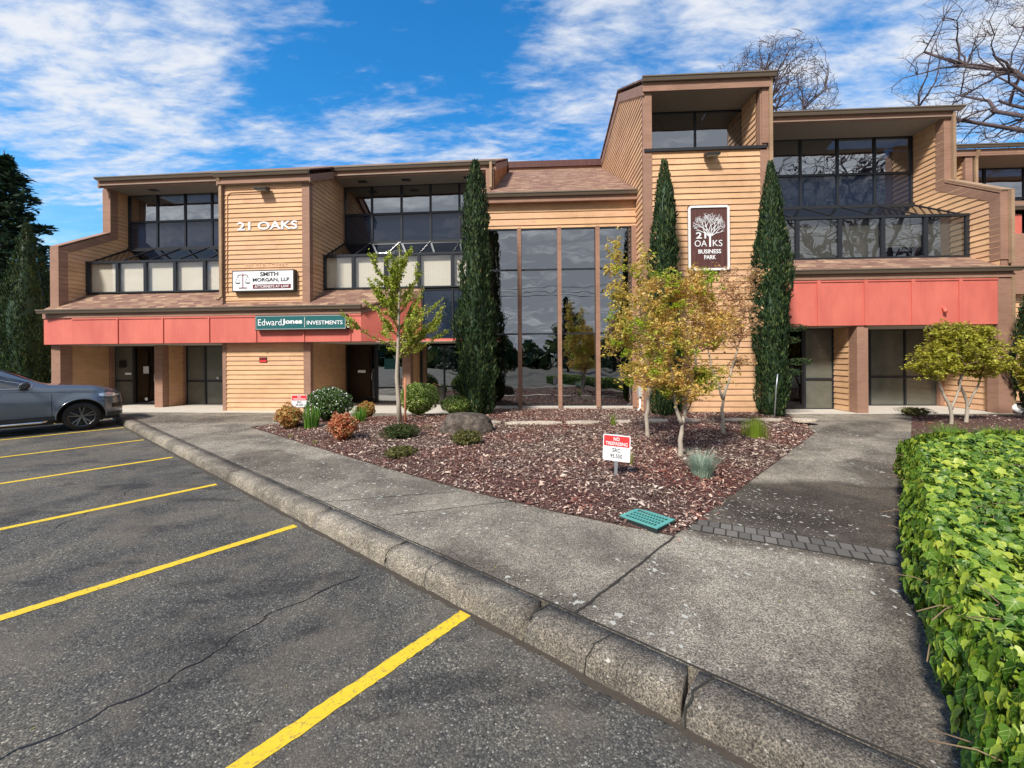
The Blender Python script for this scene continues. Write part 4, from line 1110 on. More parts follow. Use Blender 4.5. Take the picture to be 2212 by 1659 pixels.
for a, b in zip(joints[:-1], joints[1:]):
    N_ = max(2, int((b - a) / .12)); rows = []
    sk0, sk1 = random.uniform(-.03, .03), random.uniform(-.03, .03)
    for i in range(N_ + 1):
        t = a + .011 + (b - a - .022) * i / N_
        row = []
        for j, (o, z) in enumerate(prof):
            tt = t + (sk0 * (1 - i / N_) + sk1 * i / N_) * (o / .245)
            nz = mnoise.noise(Vector((tt * 3.1, o * 9, z * 9))) * .006 + mnoise.noise(Vector((tt * 11, o * 20, z * 20 + 4))) * .004 + mnoise.noise(Vector((tt * 31, o * 50, z * 50 + 4))) * .003
            if i in (0, N_) and 2 <= j <= 6: o += .008; z -= .007
            row.append(kp(tt, o - nz, z + (nz if 0 < j < 8 else 0)))
        rows.append(row)
    n = len(prof); base = [v for r in rows for v in r]; fs = []
    for i in range(N_):
        for j in range(n - 1): fs.append((i * n + j, (i + 1) * n + j, (i + 1) * n + j + 1, i * n + j + 1))
    fs += [tuple(range(n)), tuple(reversed([N_ * n + j for j in range(n)]))]
    m.add(base, fs, True)
structure(m, 'kerb', 'kerb_concrete')
m = MB()
for t in (-.95, .55, 1.75, 3.3, 3.9, 6.1, 6.9, 9.2, -1.52, -.49, 1.095):
    L1, L2 = [], []; w_ = .006 if t in (-1.52, -.49, 1.095) else .0028; dr = random.uniform(-.08, .08); k0 = random.choice([0, 0, 2, 3])
    for j in range(k0, 8):
        o, z = prof[j]; tt = t + dr * o * 4 + random.uniform(-.012, .012)
        for L__, s_ in ((L1, -1), (L2, 1)): L__.append(kp(tt + s_ * w_, o - .007, z + .006))
    n = len(L1); m.add(L1 + L2, [(i, i + 1, i + 1 + n, i + n) for i in range(n - 1)])
structure(m, 'kerb_crack', 'joint_dirt')
# pavement
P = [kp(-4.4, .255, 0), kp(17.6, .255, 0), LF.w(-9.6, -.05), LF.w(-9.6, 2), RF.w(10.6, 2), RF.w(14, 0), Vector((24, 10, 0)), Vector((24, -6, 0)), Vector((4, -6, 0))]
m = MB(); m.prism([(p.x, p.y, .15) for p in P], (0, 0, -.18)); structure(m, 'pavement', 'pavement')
def strip(m, pts, w, z, jit=0.0):
    """ribbon on the ground with slightly uneven edges"""
    pts = [Vector((p[0], p[1])) for p in pts]; L_, R_ = [], []
    for i, p in enumerate(pts):
        d = (pts[min(i + 1, len(pts) - 1)] - pts[max(i - 1, 0)]).normalized(); nn = Vector((-d.y, d.x))
        L_.append(p + nn * (w / 2 + random.uniform(-jit, jit))); R_.append(p - nn * (w / 2 + random.uniform(-jit, jit)))
    n = len(pts)
    m.add([(p.x, p.y, z) for p in L_] + [(p.x, p.y, z) for p in R_], [(i + n, i + 1 + n, i + 1, i) for i in range(n - 1)])
def seg(a, b, step=.05, wob=0.0):
    a, b = Vector(a[:2]), Vector(b[:2]); n = max(2, int((b - a).length / step))
    nn = Vector((-(b - a).y, (b - a).x)).normalized()
    return [a.lerp(b, i / n) + nn * (wob * mnoise.noise(Vector((i * .35, a.x, a.y))) + wob * .5 * mnoise.noise(Vector((i * .9, a.y, a.x)))) for i in range(n + 1)]
m = MB()
strip(m, seg((.425, 2.83), (1.56, 4.02), .05, .012), .020, .1545, .004)
strip(m, seg(kp(17.5, .262, 0), kp(-4.3, .262, 0), .08, .006), .016, .1545, .003)
strip(m, seg((-2.29, 5.05), (-.65, 5.43), .05, .006), .009, .1545, .002)
strip(m, seg((-1.33, 4.62), (.28, 5.12), .05, .006), .009, .1545, .002)
for t in (6.4, 9.6, 12.8, 15.6): strip(m, seg(kp(t, .27, 0), kp(t - .3, 1.9 if t < 10 else 4.5, 0), .06, .006), .009, .1545, .002)
strip(m, seg((6.74, 9.35), (9.1, 8.6), .06, .006), .010, .1545, .002)
structure(m, 'pavement_joint', 'joint_dirt')
m = MB()
strip(m, [(-3.2, 1.2)] + seg((-2.45, 1.98), (-2.02, 2.45), .05, .05) + seg((-2.02, 2.45), (-1.83, 3.05), .05, .06) + seg((-1.83, 3.05), (-1.35, 3.62), .05, .05), .010, .0035, .004)
strip(m, seg((-4.6, 2.4), (-5.6, 6.2), .08, .12), .006, .0035, .002)
structure(m, 'asphalt_crack', 'black')
m = MB(); strip(m, [tuple(kp(t, -.02 + .008 * math.sin(t * 7), 0)[:2]) for t in np.arange(-4.3, 17.5, .06)], .055, .0032, .016); structure(m, 'gutter_dirt', 'gutter_dirt')
YD = Vector((-.622, -.783)).normalized()
for i, (x, y) in enumerate([(-.345, 3.10), (-2.45, 4.73), (-4.46, 6.30), (-6.55, 8.05), (-8.65, 9.80), (-10.78, 11.58), (-12.9, 13.2)]):
    m = MB(); a = Vector((x, y)) + YD * .02; pts = seg(a, a + YD * 5.2, .035)
    strip(m, pts, .102, .004, .0045)
    o = structure(m, 'parking_line', 'yellow_paint')
# row of brick pavers across the path
m = MB()
a, b = Vector((1.84, 4.20)), Vector((3.45, 3.34)); dv = (b - a).normalized(); nv = Vector((-dv.y, dv.x)); nb = int((b - a).length / .108)
for r_ in range(2):
    for i in range(nb + 1):
        c = a + dv * (i * .108 + (.054 if r_ else 0)) + nv * (r_ * .16 + .03)
        h = .1545 + random.uniform(0, .002)
        jx, jy = random.uniform(.90, 1.0), random.uniform(.92, 1.0); c = c + nv * random.uniform(-.004, .004)
        q = [c + dv * sx * .049 * jx + nv * sy * .074 * jy for sx, sy in ((-1, -1), (1, -1), (1, 1), (-1, 1))]
        m.prism([(p.x, p.y, h) for p in q], (0, 0, -.02))
tag(m.build('brick_paver_row', 'paver'), kind='structure')
m = MB(); q = [a - dv * .1 - nv * .06, b + dv * .1 - nv * .06, b + dv * .1 + nv * .28, a - dv * .1 + nv * .28]
m.add([(p.x, p.y, .1535) for p in q], [(0, 1, 2, 3)]); structure(m, 'paver_joint', 'joint_dirt')

# ------------------------------------------------------------------ mulch beds
def inside(poly, x, y):
    c = False; n = len(poly)
    for i in range(n):
        x1, y1 = poly[i]; x2, y2 = poly[(i + 1) % n]
        if (y1 > y) != (y2 > y) and x < (x2 - x1) * (y - y1) / (y2 - y1) + x1: c = not c
    return c
def edge_dist(poly, X, Y):
    D = np.full(X.shape, 1e9); n = len(poly)
    for i in range(n):
        ax, ay = poly[i]; bx_, by = poly[(i + 1) % n]; dx, dy = bx_ - ax, by - ay
        t = np.clip(((X - ax) * dx + (Y - ay) * dy) / (dx * dx + dy * dy), 0, 1)
        D = np.minimum(D, np.hypot(X - ax - t * dx, Y - ay - t * dy))
    return D
def rw(s, d): p = RF.w(s, d); return (p.x, p.y)
def lw(s, d): p = LF.w(s, d); return (p.x, p.y)
BED1 = [(-6.65, 10.57), (-4.4, 8.62), (-2.04, 6.60), (-.59, 5.43), (.5, 4.66), (1.55, 4.03), (2.2, 4.66), (2.99, 5.46), (4.9, 7.4), (6.74, 9.29), (7.4, 10.6), (8.05, 12.2), rw(3.7, -.02), rw(-.02, -.02), rw(-.02, .9), rw(-5.1, .92), (-1.6, 12.75), (-3.6, 12.2), (-5.2, 11.7), (-6.18, 10.98)]
BED2 = [(5.9, 6.3), (7.4, 7.75), (10.71, 11.17), (11.3, 11.75), (14.6, 11.6), (17, 11.2), (17, 5.5), (9, 4.5)]
def bed_z(poly, X, Y, h=.085):
    D = edge_dist(poly, X, Y); t = np.clip(D / .7, 0, 1); t = t * t * (3 - 2 * t)
    nz = np.array([mnoise.noise(Vector((x * 1.3, y * 1.3, 0))) for x, y in zip(X, Y)])
    return .158 + h * t + .018 * nz * t
def bed(poly, n_chips, seed, name, near):
    r = np.random.default_rng(seed)
    xs = [p[0] for p in poly]; ys = [p[1] for p in poly]
    pts = []
    for i in range(len(poly)):
        a, b = poly[i], poly[(i + 1) % len(poly)]; k = max(1, int(math.hypot(a[0] - b[0], a[1] - b[1]) / .3))
        pts += [(a[0] + (b[0] - a[0]) * j / k, a[1] + (b[1] - a[1]) * j / k) for j in range(k)]
    nb_ = len(pts); ed = [(i, (i + 1) % nb_) for i in range(nb_)]
    for x in np.arange(min(xs), max(xs), .22):
        for y in np.arange(min(ys), max(ys), .22):
            px_, py_ = x + r.uniform(-.05, .05), y + r.uniform(-.05, .05)
            if inside(poly, px_, py_): pts.append((px_, py_))
    V, E, F, *_ = delaunay_2d_cdt([Vector(p) for p in pts], ed, [], 1, 1e-5)
    X = np.array([v.x for v in V]); Y = np.array([v.y for v in V]); Z = bed_z(poly, X, Y)
    m = MB(); m.add(list(zip(X, Y, Z)), [tuple(f) if (V[f[1]] - V[f[0]]).x * (V[f[2]] - V[f[0]]).y - (V[f[1]] - V[f[0]]).y * (V[f[2]] - V[f[0]]).x > 0 else tuple(reversed(f)) for f in F], True)
    structure(m, 'mulch_bed', 'mulch_soil')
    # chips
    C = []
    while len(C) < n_chips:
        x, y = r.uniform(min(xs), max(xs)), r.uniform(min(ys), max(ys))
        if near and r.uniform() > min(1, 7.5 / max(y, 1)) : continue
        if inside(poly, x, y): C.append((x, y)) if (x - 1.40) ** 2 + (y - 4.36) ** 2 > .05 else None
    k = n_chips // 220
    for i in range(k):   # strays on the paving
        e_ = r.integers(0, len(poly)); a, b = poly[e_], poly[(e_ + 1) % len(poly)]; t = r.uniform()
        C.append((a[0] + (b[0] - a[0]) * t + r.normal(0, .07), a[1] + (b[1] - a[1]) * t + r.normal(0, .07)))
    C = np.array(C); n = len(C)
    Z = bed_z(poly, C[:, 0], C[:, 1]) + r.uniform(.002, .030, n)
    Z[n - k:] = .158
    L_ = np.clip(r.lognormal(-3.55, .48, n), .012, .12); W = L_ * r.uniform(.22, .5, n)
    yaw = r.uniform(0, 2 * np.pi, n); pit = r.normal(0, .28, n); rol = r.normal(0, .35, n)
    A = np.stack([np.cos(yaw) * np.cos(pit), np.sin(yaw) * np.cos(pit), np.sin(pit)], 1)
    B = np.stack([-np.sin(yaw) * np.cos(rol), np.cos(yaw) * np.cos(rol), np.sin(rol)], 1)
    Nn = np.cross(A, B)
    T = np.array([(-1, -.75, 0), (0, -1, .35), (1, -.45, 0), (1, .55, 0), (.1, 1, .35), (-1, .7, 0)])
    c = np.stack([C[:, 0], C[:, 1], Z], 1)
    Vv = c[:, None, :] + T[None, :, 0, None] * (A * L_[:, None] * .5)[:, None, :] + T[None, :, 1, None] * (B * W[:, None] * .5)[:, None, :] + T[None, :, 2, None] * (Nn * W[:, None] * .5)[:, None, :]
    Ff = np.array([(0, 1, 4, 5), (1, 2, 3, 4)])
    np_mesh(name, Vv, Ff, 'bark_chips', kind='stuff')
def np_mesh(name, V, F, mat, parent=None, kind=None, smooth=False, uv=None):
    """V (n,k,3), F (m,4 or 3) per item"""
    n, k, _ = V.shape; me = bpy.data.meshes.new(name)
    me.vertices.add(n * k); me.vertices.foreach_set('co', V.reshape(-1).astype(np.float32))
    fl = F.shape[1]; FF = (F[None] + (np.arange(n) * k)[:, None, None]).reshape(-1, fl)
    me.loops.add(FF.size); me.loops.foreach_set('vertex_index', FF.reshape(-1).astype(np.int32))
    me.polygons.add(len(FF)); me.polygons.foreach_set('loop_start', (np.arange(len(FF)) * fl).astype(np.int32))
    if smooth: me.polygons.foreach_set('use_smooth', np.ones(len(FF), bool))
    if uv is not None:
        ul = me.uv_layers.new(name='UVMap'); ul.data.foreach_set('uv', np.tile(uv[F.reshape(-1)], (n, 1)).astype(np.float32).reshape(-1))
    me.update(calc_edges=True)
    me.materials.append(MATS[mat]); o = bpy.data.objects.new(name, me); COL.objects.link(o)
    if parent is not None: o.parent = parent
    if kind: o['kind'] = kind
    return o
bed(BED1, 95000, 3, 'bark_chips', True)
bed(BED2, 9000, 4, 'bark_chips', False)

# ------------------------------------------------------------------ foliage helpers
RH = (np.array([(-.5, 0, 0), (0, -.5, .08), (.5, 0, 0), (0, .5, .08)]), np.array([(0, 1, 2, 3)]))
LEAF6 = (np.array([(-.5, 0, 0), (-.12, -.5, .1), (.25, -.32, .07), (.55, 0, -.05), (.25, .32, .07), (-.12, .5, .1)]), np.array([(0, 1, 2, 3), (0, 3, 4, 5)]))
def rand_dir(n, r, up=0.0):
    v = r.normal(size=(n, 3)); v[:, 2] += up; return v / np.linalg.norm(v, axis=1)[:, None]
def leaf_cloud(name, P, size, mat, parent, r, tmpl=RH, asp=.6, axis=None, normal=None, njit=.6):
    n = len(P); P = np.asarray(P)
    A = rand_dir(n, r) if axis is None else axis / np.linalg.norm(axis, axis=1)[:, None]
    N0 = rand_dir(n, r) if normal is None else normal + r.normal(size=(n, 3)) * njit
    B = np.cross(N0, A); B /= np.maximum(np.linalg.norm(B, axis=1), 1e-6)[:, None]; N0 = np.cross(A, B)
    sz = (size if np.ndim(size) else np.full(n, size))[:, None, None]
    T, F = tmpl
    V = P[:, None, :] + sz * (T[None, :, 0, None] * A[:, None, :] + asp * T[None, :, 1, None] * B[:, None, :] + T[None, :, 2, None] * N0[:, None, :])
    return np_mesh(name, V, F, mat, parent)
def blob_bush(name, loc, w, h, mat, label, cat, n=2600, size=.035, seed=1, group=None, flat=.5, lump=.08, petals=0, depth=None, stem='bark_brown', asp=.6, core=None):
    r = np.random.default_rng(seed); e = empty(name, loc, label, cat, group)
    D = rand_dir(n, r); D[:, 2] = np.abs(D[:, 2]) * r.choice([1, 1, 1, -.4], n)
    rad = 1 - np.abs(r.normal(0, .10, n))
    off = np.array([mnoise.noise(Vector((d[0] * 2.3 + seed, d[1] * 2.3, d[2] * 2.3))) for d in D]) * lump * 4
    ex = 1 / (np.abs(D[:, 0]) ** 2.6 + np.abs(D[:, 1]) ** 2.6 + np.abs(D[:, 2]) ** 2.6) ** (1 / 2.6)
    Rr = (rad + off * .5) * (ex * flat + (1 - flat))
    P_ = np.stack([D[:, 0] * Rr * w / 2, D[:, 1] * Rr * (depth or w) / 2, h * .52 + D[:, 2] * Rr * h * .5], 1)
    P_[:, 2] = np.maximum(P_[:, 2], .02)
    leaf_cloud('leaves', P_, r.uniform(.7, 1.35, n) * size, mat, e, r, LEAF6 if size > .04 else RH, asp, normal=D, njit=.7)
    if petals:
        k = r.choice(n, petals, p=None); Q = P_[k] * 1.02; leaf_cloud('flowers', Q, r.uniform(.7, 1.3, petals) * size * .8, 'petal_white', e, r, RH, .9, normal=D[k], njit=.5)
    m = MB()
    for i in range(9):
        a = r.uniform(0, 6.28); m.tube([(0, 0, -.02), (math.cos(a) * w * .16, math.sin(a) * w * .16, h * .35), (math.cos(a) * w * .3, math.sin(a) * w * .3, h * .72)], [.014, .010, .005], 5)
    m.build('stems', stem, e)
    # dim inner mass of old twigs and leaves
    k = n // 3; D2 = rand_dir(k, r); P2 = np.stack([D2[:, 0] * w * .33, D2[:, 1] * (depth or w) * .33, h * .5 + D2[:, 2] * h * .36], 1)
    leaf_cloud('inner_leaves', P2, size * 2.4, core or mat, e, r, RH, .8)
    return e
def blades(name, loc, w, h, n, mat, label, cat, seed, bw=.012, spread=.5, droop=.3, group=None, box=False):
    r = np.random.default_rng(seed); m = MB()
    for i in range(n):
        a = r.uniform(0, 6.283); q = math.sqrt(r.uniform()) * w / 2
        bx_, by = (r.uniform(-w / 2, w / 2), r.uniform(-w / 2, w / 2)) if box else (q * math.cos(a) * .6, q * math.sin(a) * .6)
        L_ = h * r.uniform(.65, 1.1); sp = spread * r.uniform(.2, 1) * L_; a2 = math.atan2(by, bx_) + r.normal(0, .5)
        dx, dy = math.cos(a2), math.sin(a2); pw = (-dy * bw / 2, dx * bw / 2)
        ts = (0, .35, .7, 1); pts = [(bx_ + dx * sp * t ** 1.6, by + dy * sp * t ** 1.6, L_ * (t - droop * t * t * .6)) for t in ts]
        vs = []
        for t, p in zip(ts, pts):
            k = 1 - t * .9; vs += [(p[0] - pw[0] * k, p[1] - pw[1] * k, p[2]), (p[0] + pw[0] * k, p[1] + pw[1] * k, p[2])]
        m.add(vs, [(0, 1, 3, 2), (2, 3, 5, 4), (4, 5, 7, 6)])
    return thing(m, name, mat, label, cat, group, loc)

def cypress(loc, h, w, seed, label, n=15000):
    n = int(n * 1.5)
    r = np.random.default_rng(seed); e = empty('cypress_tree', loc, label, 'tree', 'columnar cypress trees')
    def prof(t): return np.clip(np.minimum(1, .74 + .8 * t) * np.minimum(1, (t / .03) ** .5) * np.clip((1 - t) / .52, 0, 1) ** .66 * (.88 + .12 * np.sin(t * 7 + seed)), 0.0, 1)
    t = r.uniform(0.005, .995, n) ** 1.05; a = r.uniform(0, 2 * np.pi, n)
    keep = r.uniform(size=n) < prof(t) + .12; t, a = t[keep], a[keep]; n = len(t)
    lum = np.array([mnoise.noise(Vector((math.cos(x) * 1.7 + seed, math.sin(x) * 1.7, y * h * .9))) + .7 * mnoise.noise(Vector((math.cos(x) * 4.5, math.sin(x) * 4.5 + seed, y * h * 2.6))) for x, y in zip(a, t)])
    stray = np.where(r.uniform(size=n) < .05, r.uniform(1.02, 1.16, n), 1)
    rad = prof(t) * w / 2 * (.84 + .46 * lum) * (1 - np.abs(r.normal(0, .10, n))) * stray + .02
    P_ = np.stack([np.cos(a) * rad, np.sin(a) * rad, t * h], 1)
    ax = np.stack([np.cos(a) * .35, np.sin(a) * .35, np.full(n, 1.0)], 1) + r.normal(0, .22, (n, 3))
    nm = np.stack([np.cos(a), np.sin(a), np.zeros(n)], 1)
    leaf_cloud('foliage', P_, r.uniform(.075, .165, n), 'leaf_cypress', e, r, RH, .30, ax, nm, .6)
    m = MB(); m.tube([(0, 0, -.05), (0, 0, h * .5), (0, 0, h * .97)], [w * .09, w * .05, .01], 8); m.build('trunk', 'bark_brown', e)
    m = MB(); ts = np.linspace(.01, .9, 14); m.tube([(0, 0, q * h) for q in ts], [float(prof(np.array(q))) * w * .31 for q in ts], 10); m.build('inner_foliage', 'leaf_conifer', e)
    return e
def bezier(p0, p1, p2, n=7):
    return [p0 * (1 - t) ** 2 + p1 * 2 * t * (1 - t) + p2 * t * t for t in np.linspace(0, 1, n)]
def small_tree(name, loc, trunks, ells, n_prim, n_twig, n_leaf, leaf, size, label, group, seed, bark='bark_pale', spread=.07, twigm='twig', asp=.55, trunk_r=.045, gap=.55):
    """trunks: list of polylines (relative); ells: [(centre, radii, weight)] crown volumes"""
    r = np.random.default_rng(seed); rr_ = random.Random(seed); e = empty(name, loc, label, 'tree', group)
    m = MB(); nodes = []
    for tr in trunks:
        tr = [Vector(p) for p in tr]; k = len(tr)
        fine = []
        for i in range(k - 1):
            for j in range(4): q = tr[i].lerp(tr[i + 1], j / 4); fine.append(q + Vector((rr_.uniform(-1, 1), rr_.uniform(-1, 1), 0)) * .016)
        fine.append(tr[-1]); tk = 1.0 if tr[0].z < .1 else .66
        rad = [trunk_r * tk * (1.3 if i == 0 else 1) * (1 + rr_.uniform(-.08, .08)) * (1 - .55 * i / (len(fine) - 1)) for i in range(len(fine))]
        m.tube(fine, rad, 9)
        nodes += [(p, rad[i]) for i, p in enumerate(fine) if i > len(fine) * .55]
    m.build('trunk', bark, e)
    wts = np.array([w for *_, w in ells]); wts = wts / wts.sum()
    def sample():
        c, ra, _ = ells[r.choice(len(ells), p=wts)]
        d = rand_dir(1, r)[0]; q = r.uniform() ** .45
        return Vector((c[0] + d[0] * ra[0] * q, c[1] + d[1] * ra[1] * q, c[2] + d[2] * ra[2] * q))
    m = MB()
    for i in range(n_prim):
        q = sample()
        src = min(nodes, key=lambda nd: (nd[0] - q).length + max(0, nd[0].z - q.z + .15) * 4 + rr_.uniform(0, .4))
        mid = src[0].lerp(q, .45) + Vector((0, 0, -.06 * (q - src[0]).length)) + Vector((rr_.uniform(-1, 1), rr_.uniform(-1, 1), 0)) * .06
        cv = bezier(src[0], mid, q, 8); r0 = min(src[1] * .6, .022)
        rad = [r0 * (1 - .75 * j / 7) + .002 for j in range(8)]
        m.tube(cv, rad, 6); nodes += [(p, rad[j]) for j, p in enumerate(cv) if j > 1]
    LP_ = []
    base_nodes = list(nodes); NP = np.array([nd[0][:] for nd in base_nodes])
    for i in range(n_twig):
        q = sample(); dd = np.linalg.norm(NP - np.array(q), axis=1) + np.maximum(0, NP[:, 2] - q.z) * 2
        s_ = base_nodes[int(dd.argmin())]
        cv = bezier(s_[0], s_[0].lerp(q, .5) + Vector((rr_.uniform(-.05, .05), rr_.uniform(-.05, .05), .03)), q, 5)
        m.tube(cv, [min(.006, s_[1]), .004, .0035, .003, .002], 4, False)
        LP_.append((cv[1], cv[2], cv[3], cv[4]))
    m.build('branches', twigm, e)
    pts = []
    for cv in LP_:
        k = rr_.randint(int(n_leaf * .4), int(n_leaf * 1.6))
        if mnoise.noise(Vector(cv[3]) * 2.2 + Vector((seed, 0, 0))) < -.28: k = int(k * (1 - gap))
        ncl = max(1, k // 6)
        for _c in range(ncl):
            t = rr_.uniform(.5, 1.05) * 3; i0 = min(2, int(t)); p = cv[i0].lerp(cv[i0 + 1], t - i0) + Vector((rr_.gauss(0, spread), rr_.gauss(0, spread), rr_.gauss(0, spread * .8))) * .8
            for _ in range(6): pts.append((p.x + rr_.gauss(0, .026), p.y + rr_.gauss(0, .026), p.z + rr_.gauss(0, .022)))
    pts = np.array(pts); n = len(pts)
    nm = np.tile(np.array([0, 0, 1.0]), (n, 1)); ax = rand_dir(n, r); ax[:, 2] = ax[:, 2] * .5 - .25
    leaf_cloud('crown', pts, r.uniform(.6, 1.3, n) * size, leaf, e, r, LEAF6, asp, ax, nm, .7)
    return e
def bare_tree(name, loc, h, label, seed, spread=1.0, depth=7, r0=.3, group=None, lean=(0, 0), mat='twig_bare', trunk_frac=.29, twr=.007, shrink=(.62, .84), ang=(.35, .85), br=3):
    rr_ = random.Random(seed); e = empty(name, loc, label, 'tree', group); m = MB(); mt = MB(); 
    def grow(p, d, L_, rad, dep):
        k = 4 if dep > 2 else 3; pts = [p]
        for i in range(k):
            d = (d + Vector((rr_.gauss(0, .20), rr_.gauss(0, .20), rr_.gauss(0, .10) + (.05 if dep < 4 else 0)))).normalized(); pts.append(pts[-1] + d * L_ / k)
        rads = [max(twr, rad * (1 - .42 * i / k)) for i in range(k + 1)]
        (mt if dep == depth else m).tube(pts, rads, 7 if dep > depth - 3 else (5 if dep > 2 else 3), False)
        if dep == 0: return
        nk = br if dep > 2 else 4
        for i in range(nk):
            st = pts[-1] if i < 2 else pts[rr_.randint(1, k - 1)]
            a = rr_.uniform(*ang) * (1.0 if dep < depth else .95)
            ax = d.cross(Vector((rr_.gauss(0, 1), rr_.gauss(0, 1), rr_.gauss(0, 1)))).normalized()
            nd = (Matrix.Rotation(a, 3, ax) @ d); nd.z += .12 * (1 if dep > 3 else .4); nd.x *= spread; nd.normalize()
            grow(st, nd, L_ * rr_.uniform(*shrink), rads[-1] * rr_.uniform(.6, .8), dep - 1)
    grow(Vector((0, 0, 0)), Vector((lean[0], lean[1], 1)).normalized(), h * trunk_frac, r0, depth)
    mt.build('trunk', 'bark_grey', e); m.build('crown', mat, e)
    return e
def conifer(loc, h, w, seed, label, group, n=15000, mat='leaf_conifer'):
    r = np.random.default_rng(seed); rr_ = random.Random(seed); e = empty('conifer_tree', loc, label, 'tree', group)
    m = MB(); m.tube([(0, 0, 0), (0, 0, h * .5), (0, 0, h)], [w * .05, w * .03, .02], 8); m.build('trunk', 'bark_grey', e)
    mb = MB(); pts = []; ax = []
    z = h * .08
    while z < h * .985:
        t = z / h; L_ = w / 2 * (1 - t) ** .75 * 1.05 + .12
        for k in range(rr_.randint(4, 6)):
            a = rr_.uniform(0, 6.283); l = L_ * rr_.uniform(.55, 1.15)
            d = Vector((math.cos(a), math.sin(a), 0)); p0 = Vector((0, 0, z)); p2 = p0 + d * l + Vector((0, 0, l * rr_.uniform(-.15, .22))); p1 = p0 + d * l * .5 + Vector((0, 0, -.05 * l))
            cv = bezier(p0, p1, p2, 7); mb.tube(cv, [.035 * (1 - i / 7) + .006 for i in range(7)], 4, False)
            for _ in range(int(26 + l * 30)):
                q = rr_.uniform(.2, 1.03) * 6; i0 = min(5, int(q)); p = cv[i0].lerp(cv[i0 + 1], q - i0)
                s_ = (1.05 - q / 6) * l * .30 + .08
                pts.append((p.x + rr_.gauss(0, s_), p.y + rr_.gauss(0, s_), p.z + rr_.gauss(-.06, .09))); ax.append((d.x + rr_.gauss(0, .5), d.y + rr_.gauss(0, .5), rr_.gauss(.15, .3)))
        z += h * .021 * rr_.uniform(.7, 1.3)
    mb.build('branches', 'bark_grey', e)
    pts = np.array(pts); ax = np.array(ax)
    if len(pts) > n: k = r.choice(len(pts), n, replace=False); pts, ax = pts[k], ax[k]
    leaf_cloud('foliage', pts, r.uniform(.26, .55, len(pts)) * (w / 6) ** .4, mat, e, r, RH, .34, ax, np.tile(np.array([0, 0, 1.0]), (len(pts), 1)), .5)
    return e

def dome_oak(loc, crown, radii, label, seed, n_limb=16, n_br=150, n_tw=700, n_fine=2600, r0=.35, tw=.012, group=None, mat='twig_bare'):
    """bare tree whose limbs, branches and twigs fill a rounded crown; crown centre is relative to the foot"""
    rr_ = random.Random(seed); e = empty('bare_oak', loc, label, 'tree', group)
    c = Vector(crown); fork = Vector((c.x * .35, c.y * .35, c.z - radii[2] * 1.05)); fork.z = max(fork.z, c.z * .3)
    tr = bezier(Vector((0, 0, -.2)), Vector((rr_.uniform(-.3, .3), 0, fork.z * .5)), fork, 7)
    m = MB(); m.tube(tr, [r0 * (1 - .35 * i / 6) for i in range(7)], 9); m.build('trunk', 'bark_grey', e)
    m = MB(); nodes = [(fork, r0 * .6, 0.0)]
    def tgt(lo):
        while True:
            d = Vector((rr_.gauss(0, 1), rr_.gauss(0, 1), rr_.gauss(.25, 1))).normalized(); q = rr_.uniform(lo, 1) ** .5
            lump = 1 + .16 * mnoise.noise(d * 1.8 + Vector((seed, 0, 0)))
            p = c + Vector((d.x * radii[0], d.y * radii[1], d.z * radii[2])) * q * lump
            if p.z > fork.z * .9: return p
    for n_, lo, rad, sides, cap in ((n_limb, .10, r0 * .42, 7, 9e9), (n_br, .15, r0 * .17, 5, 9e9), (n_tw, .3, r0 * .07, 4, 3.5), (n_fine, .35, tw, 3, 1.6)):
        base = list(nodes); NP = np.array([b[0][:] for b in base]); DF = np.array([b[2] for b in base]); new = []
        for _ in range(n_):
            p = tgt(lo); pn = np.array(p[:]); dd = np.linalg.norm(NP - pn, axis=1) + .25 * DF * (1 if rad > r0 * .1 else 0) + np.maximum(0, NP[:, 2] - p.z) * .8
            i = int(dd.argmin()); s_, rs, df = base[i]; L_ = (p - s_).length
            if L_ > cap: p = s_ + (p - s_) * (cap / L_) * rr_.uniform(.6, 1); L_ = (p - s_).length
            if L_ < .05: continue
            out = (s_ - fork); out = out.normalized() if out.length > .1 else Vector((0, 0, 1))
            mid = s_.lerp(p, .5) + out * L_ * .12 + Vector((rr_.gauss(0, .1), rr_.gauss(0, .1), rr_.gauss(0, .07))) * L_
            k = 7 if rad > r0 * .1 else 5; cv = bezier(s_, mid, p, k)
            cv = [cv[0]] + [q + Vector((rr_.gauss(0, 1), rr_.gauss(0, 1), rr_.gauss(0, 1))) * L_ * .022 for q in cv[1:]]
            ra = min(rad, rs * .75); m.tube(cv, [max(tw * .8, ra * (1 - .7 * j / (k - 1))) for j in range(k)], sides, False)
            new += [(q, max(tw, ra * (1 - .7 * j / (k - 1))), df + L_ * j / (k - 1)) for j, q in enumerate(cv) if j]
        nodes += new
    m.build('crown', mat, e); return e

# ------------------------------------------------------------------ planting
G = .22
cypress((-1.03, 12.13, .15), 7.5, 1.38, 1, 'tallest dark columnar cypress left of the glazed hall')
cypress((4.33, 11.75, .15), 7.32, 1.14, 2, 'dark columnar cypress beside the brown oak sign on the tower', 13000)
cypress((7.12, 11.43, .15), 7.1, 1.1, 3, 'dark columnar cypress between the tower and the right wing', 13000)
cypress((-18.6, 16.0, 0), 7.2, 1.75, 4, 'dark cypress at the left end of the building behind the car', 13000)
cypress((14.75, 11.5, .15), 4.9, 1.5, 5, 'dark cypress at the right edge beyond the corner post', 8000)
conifer((-31.6, 26, 0), 15, 7.6, 2, 'tall dark spruce at the far left behind the cypress', 'conifers', 30000)
conifer((-27.5, 24, 0), 7.5, 5.0, 6, 'lower dark evergreen behind the car at the left edge', 'conifers', 9000)
conifer((-35, 30, 0), 9.0, 8.0, 7, 'broad dark evergreen at the far left edge behind the spruce', 'conifers', 9000)
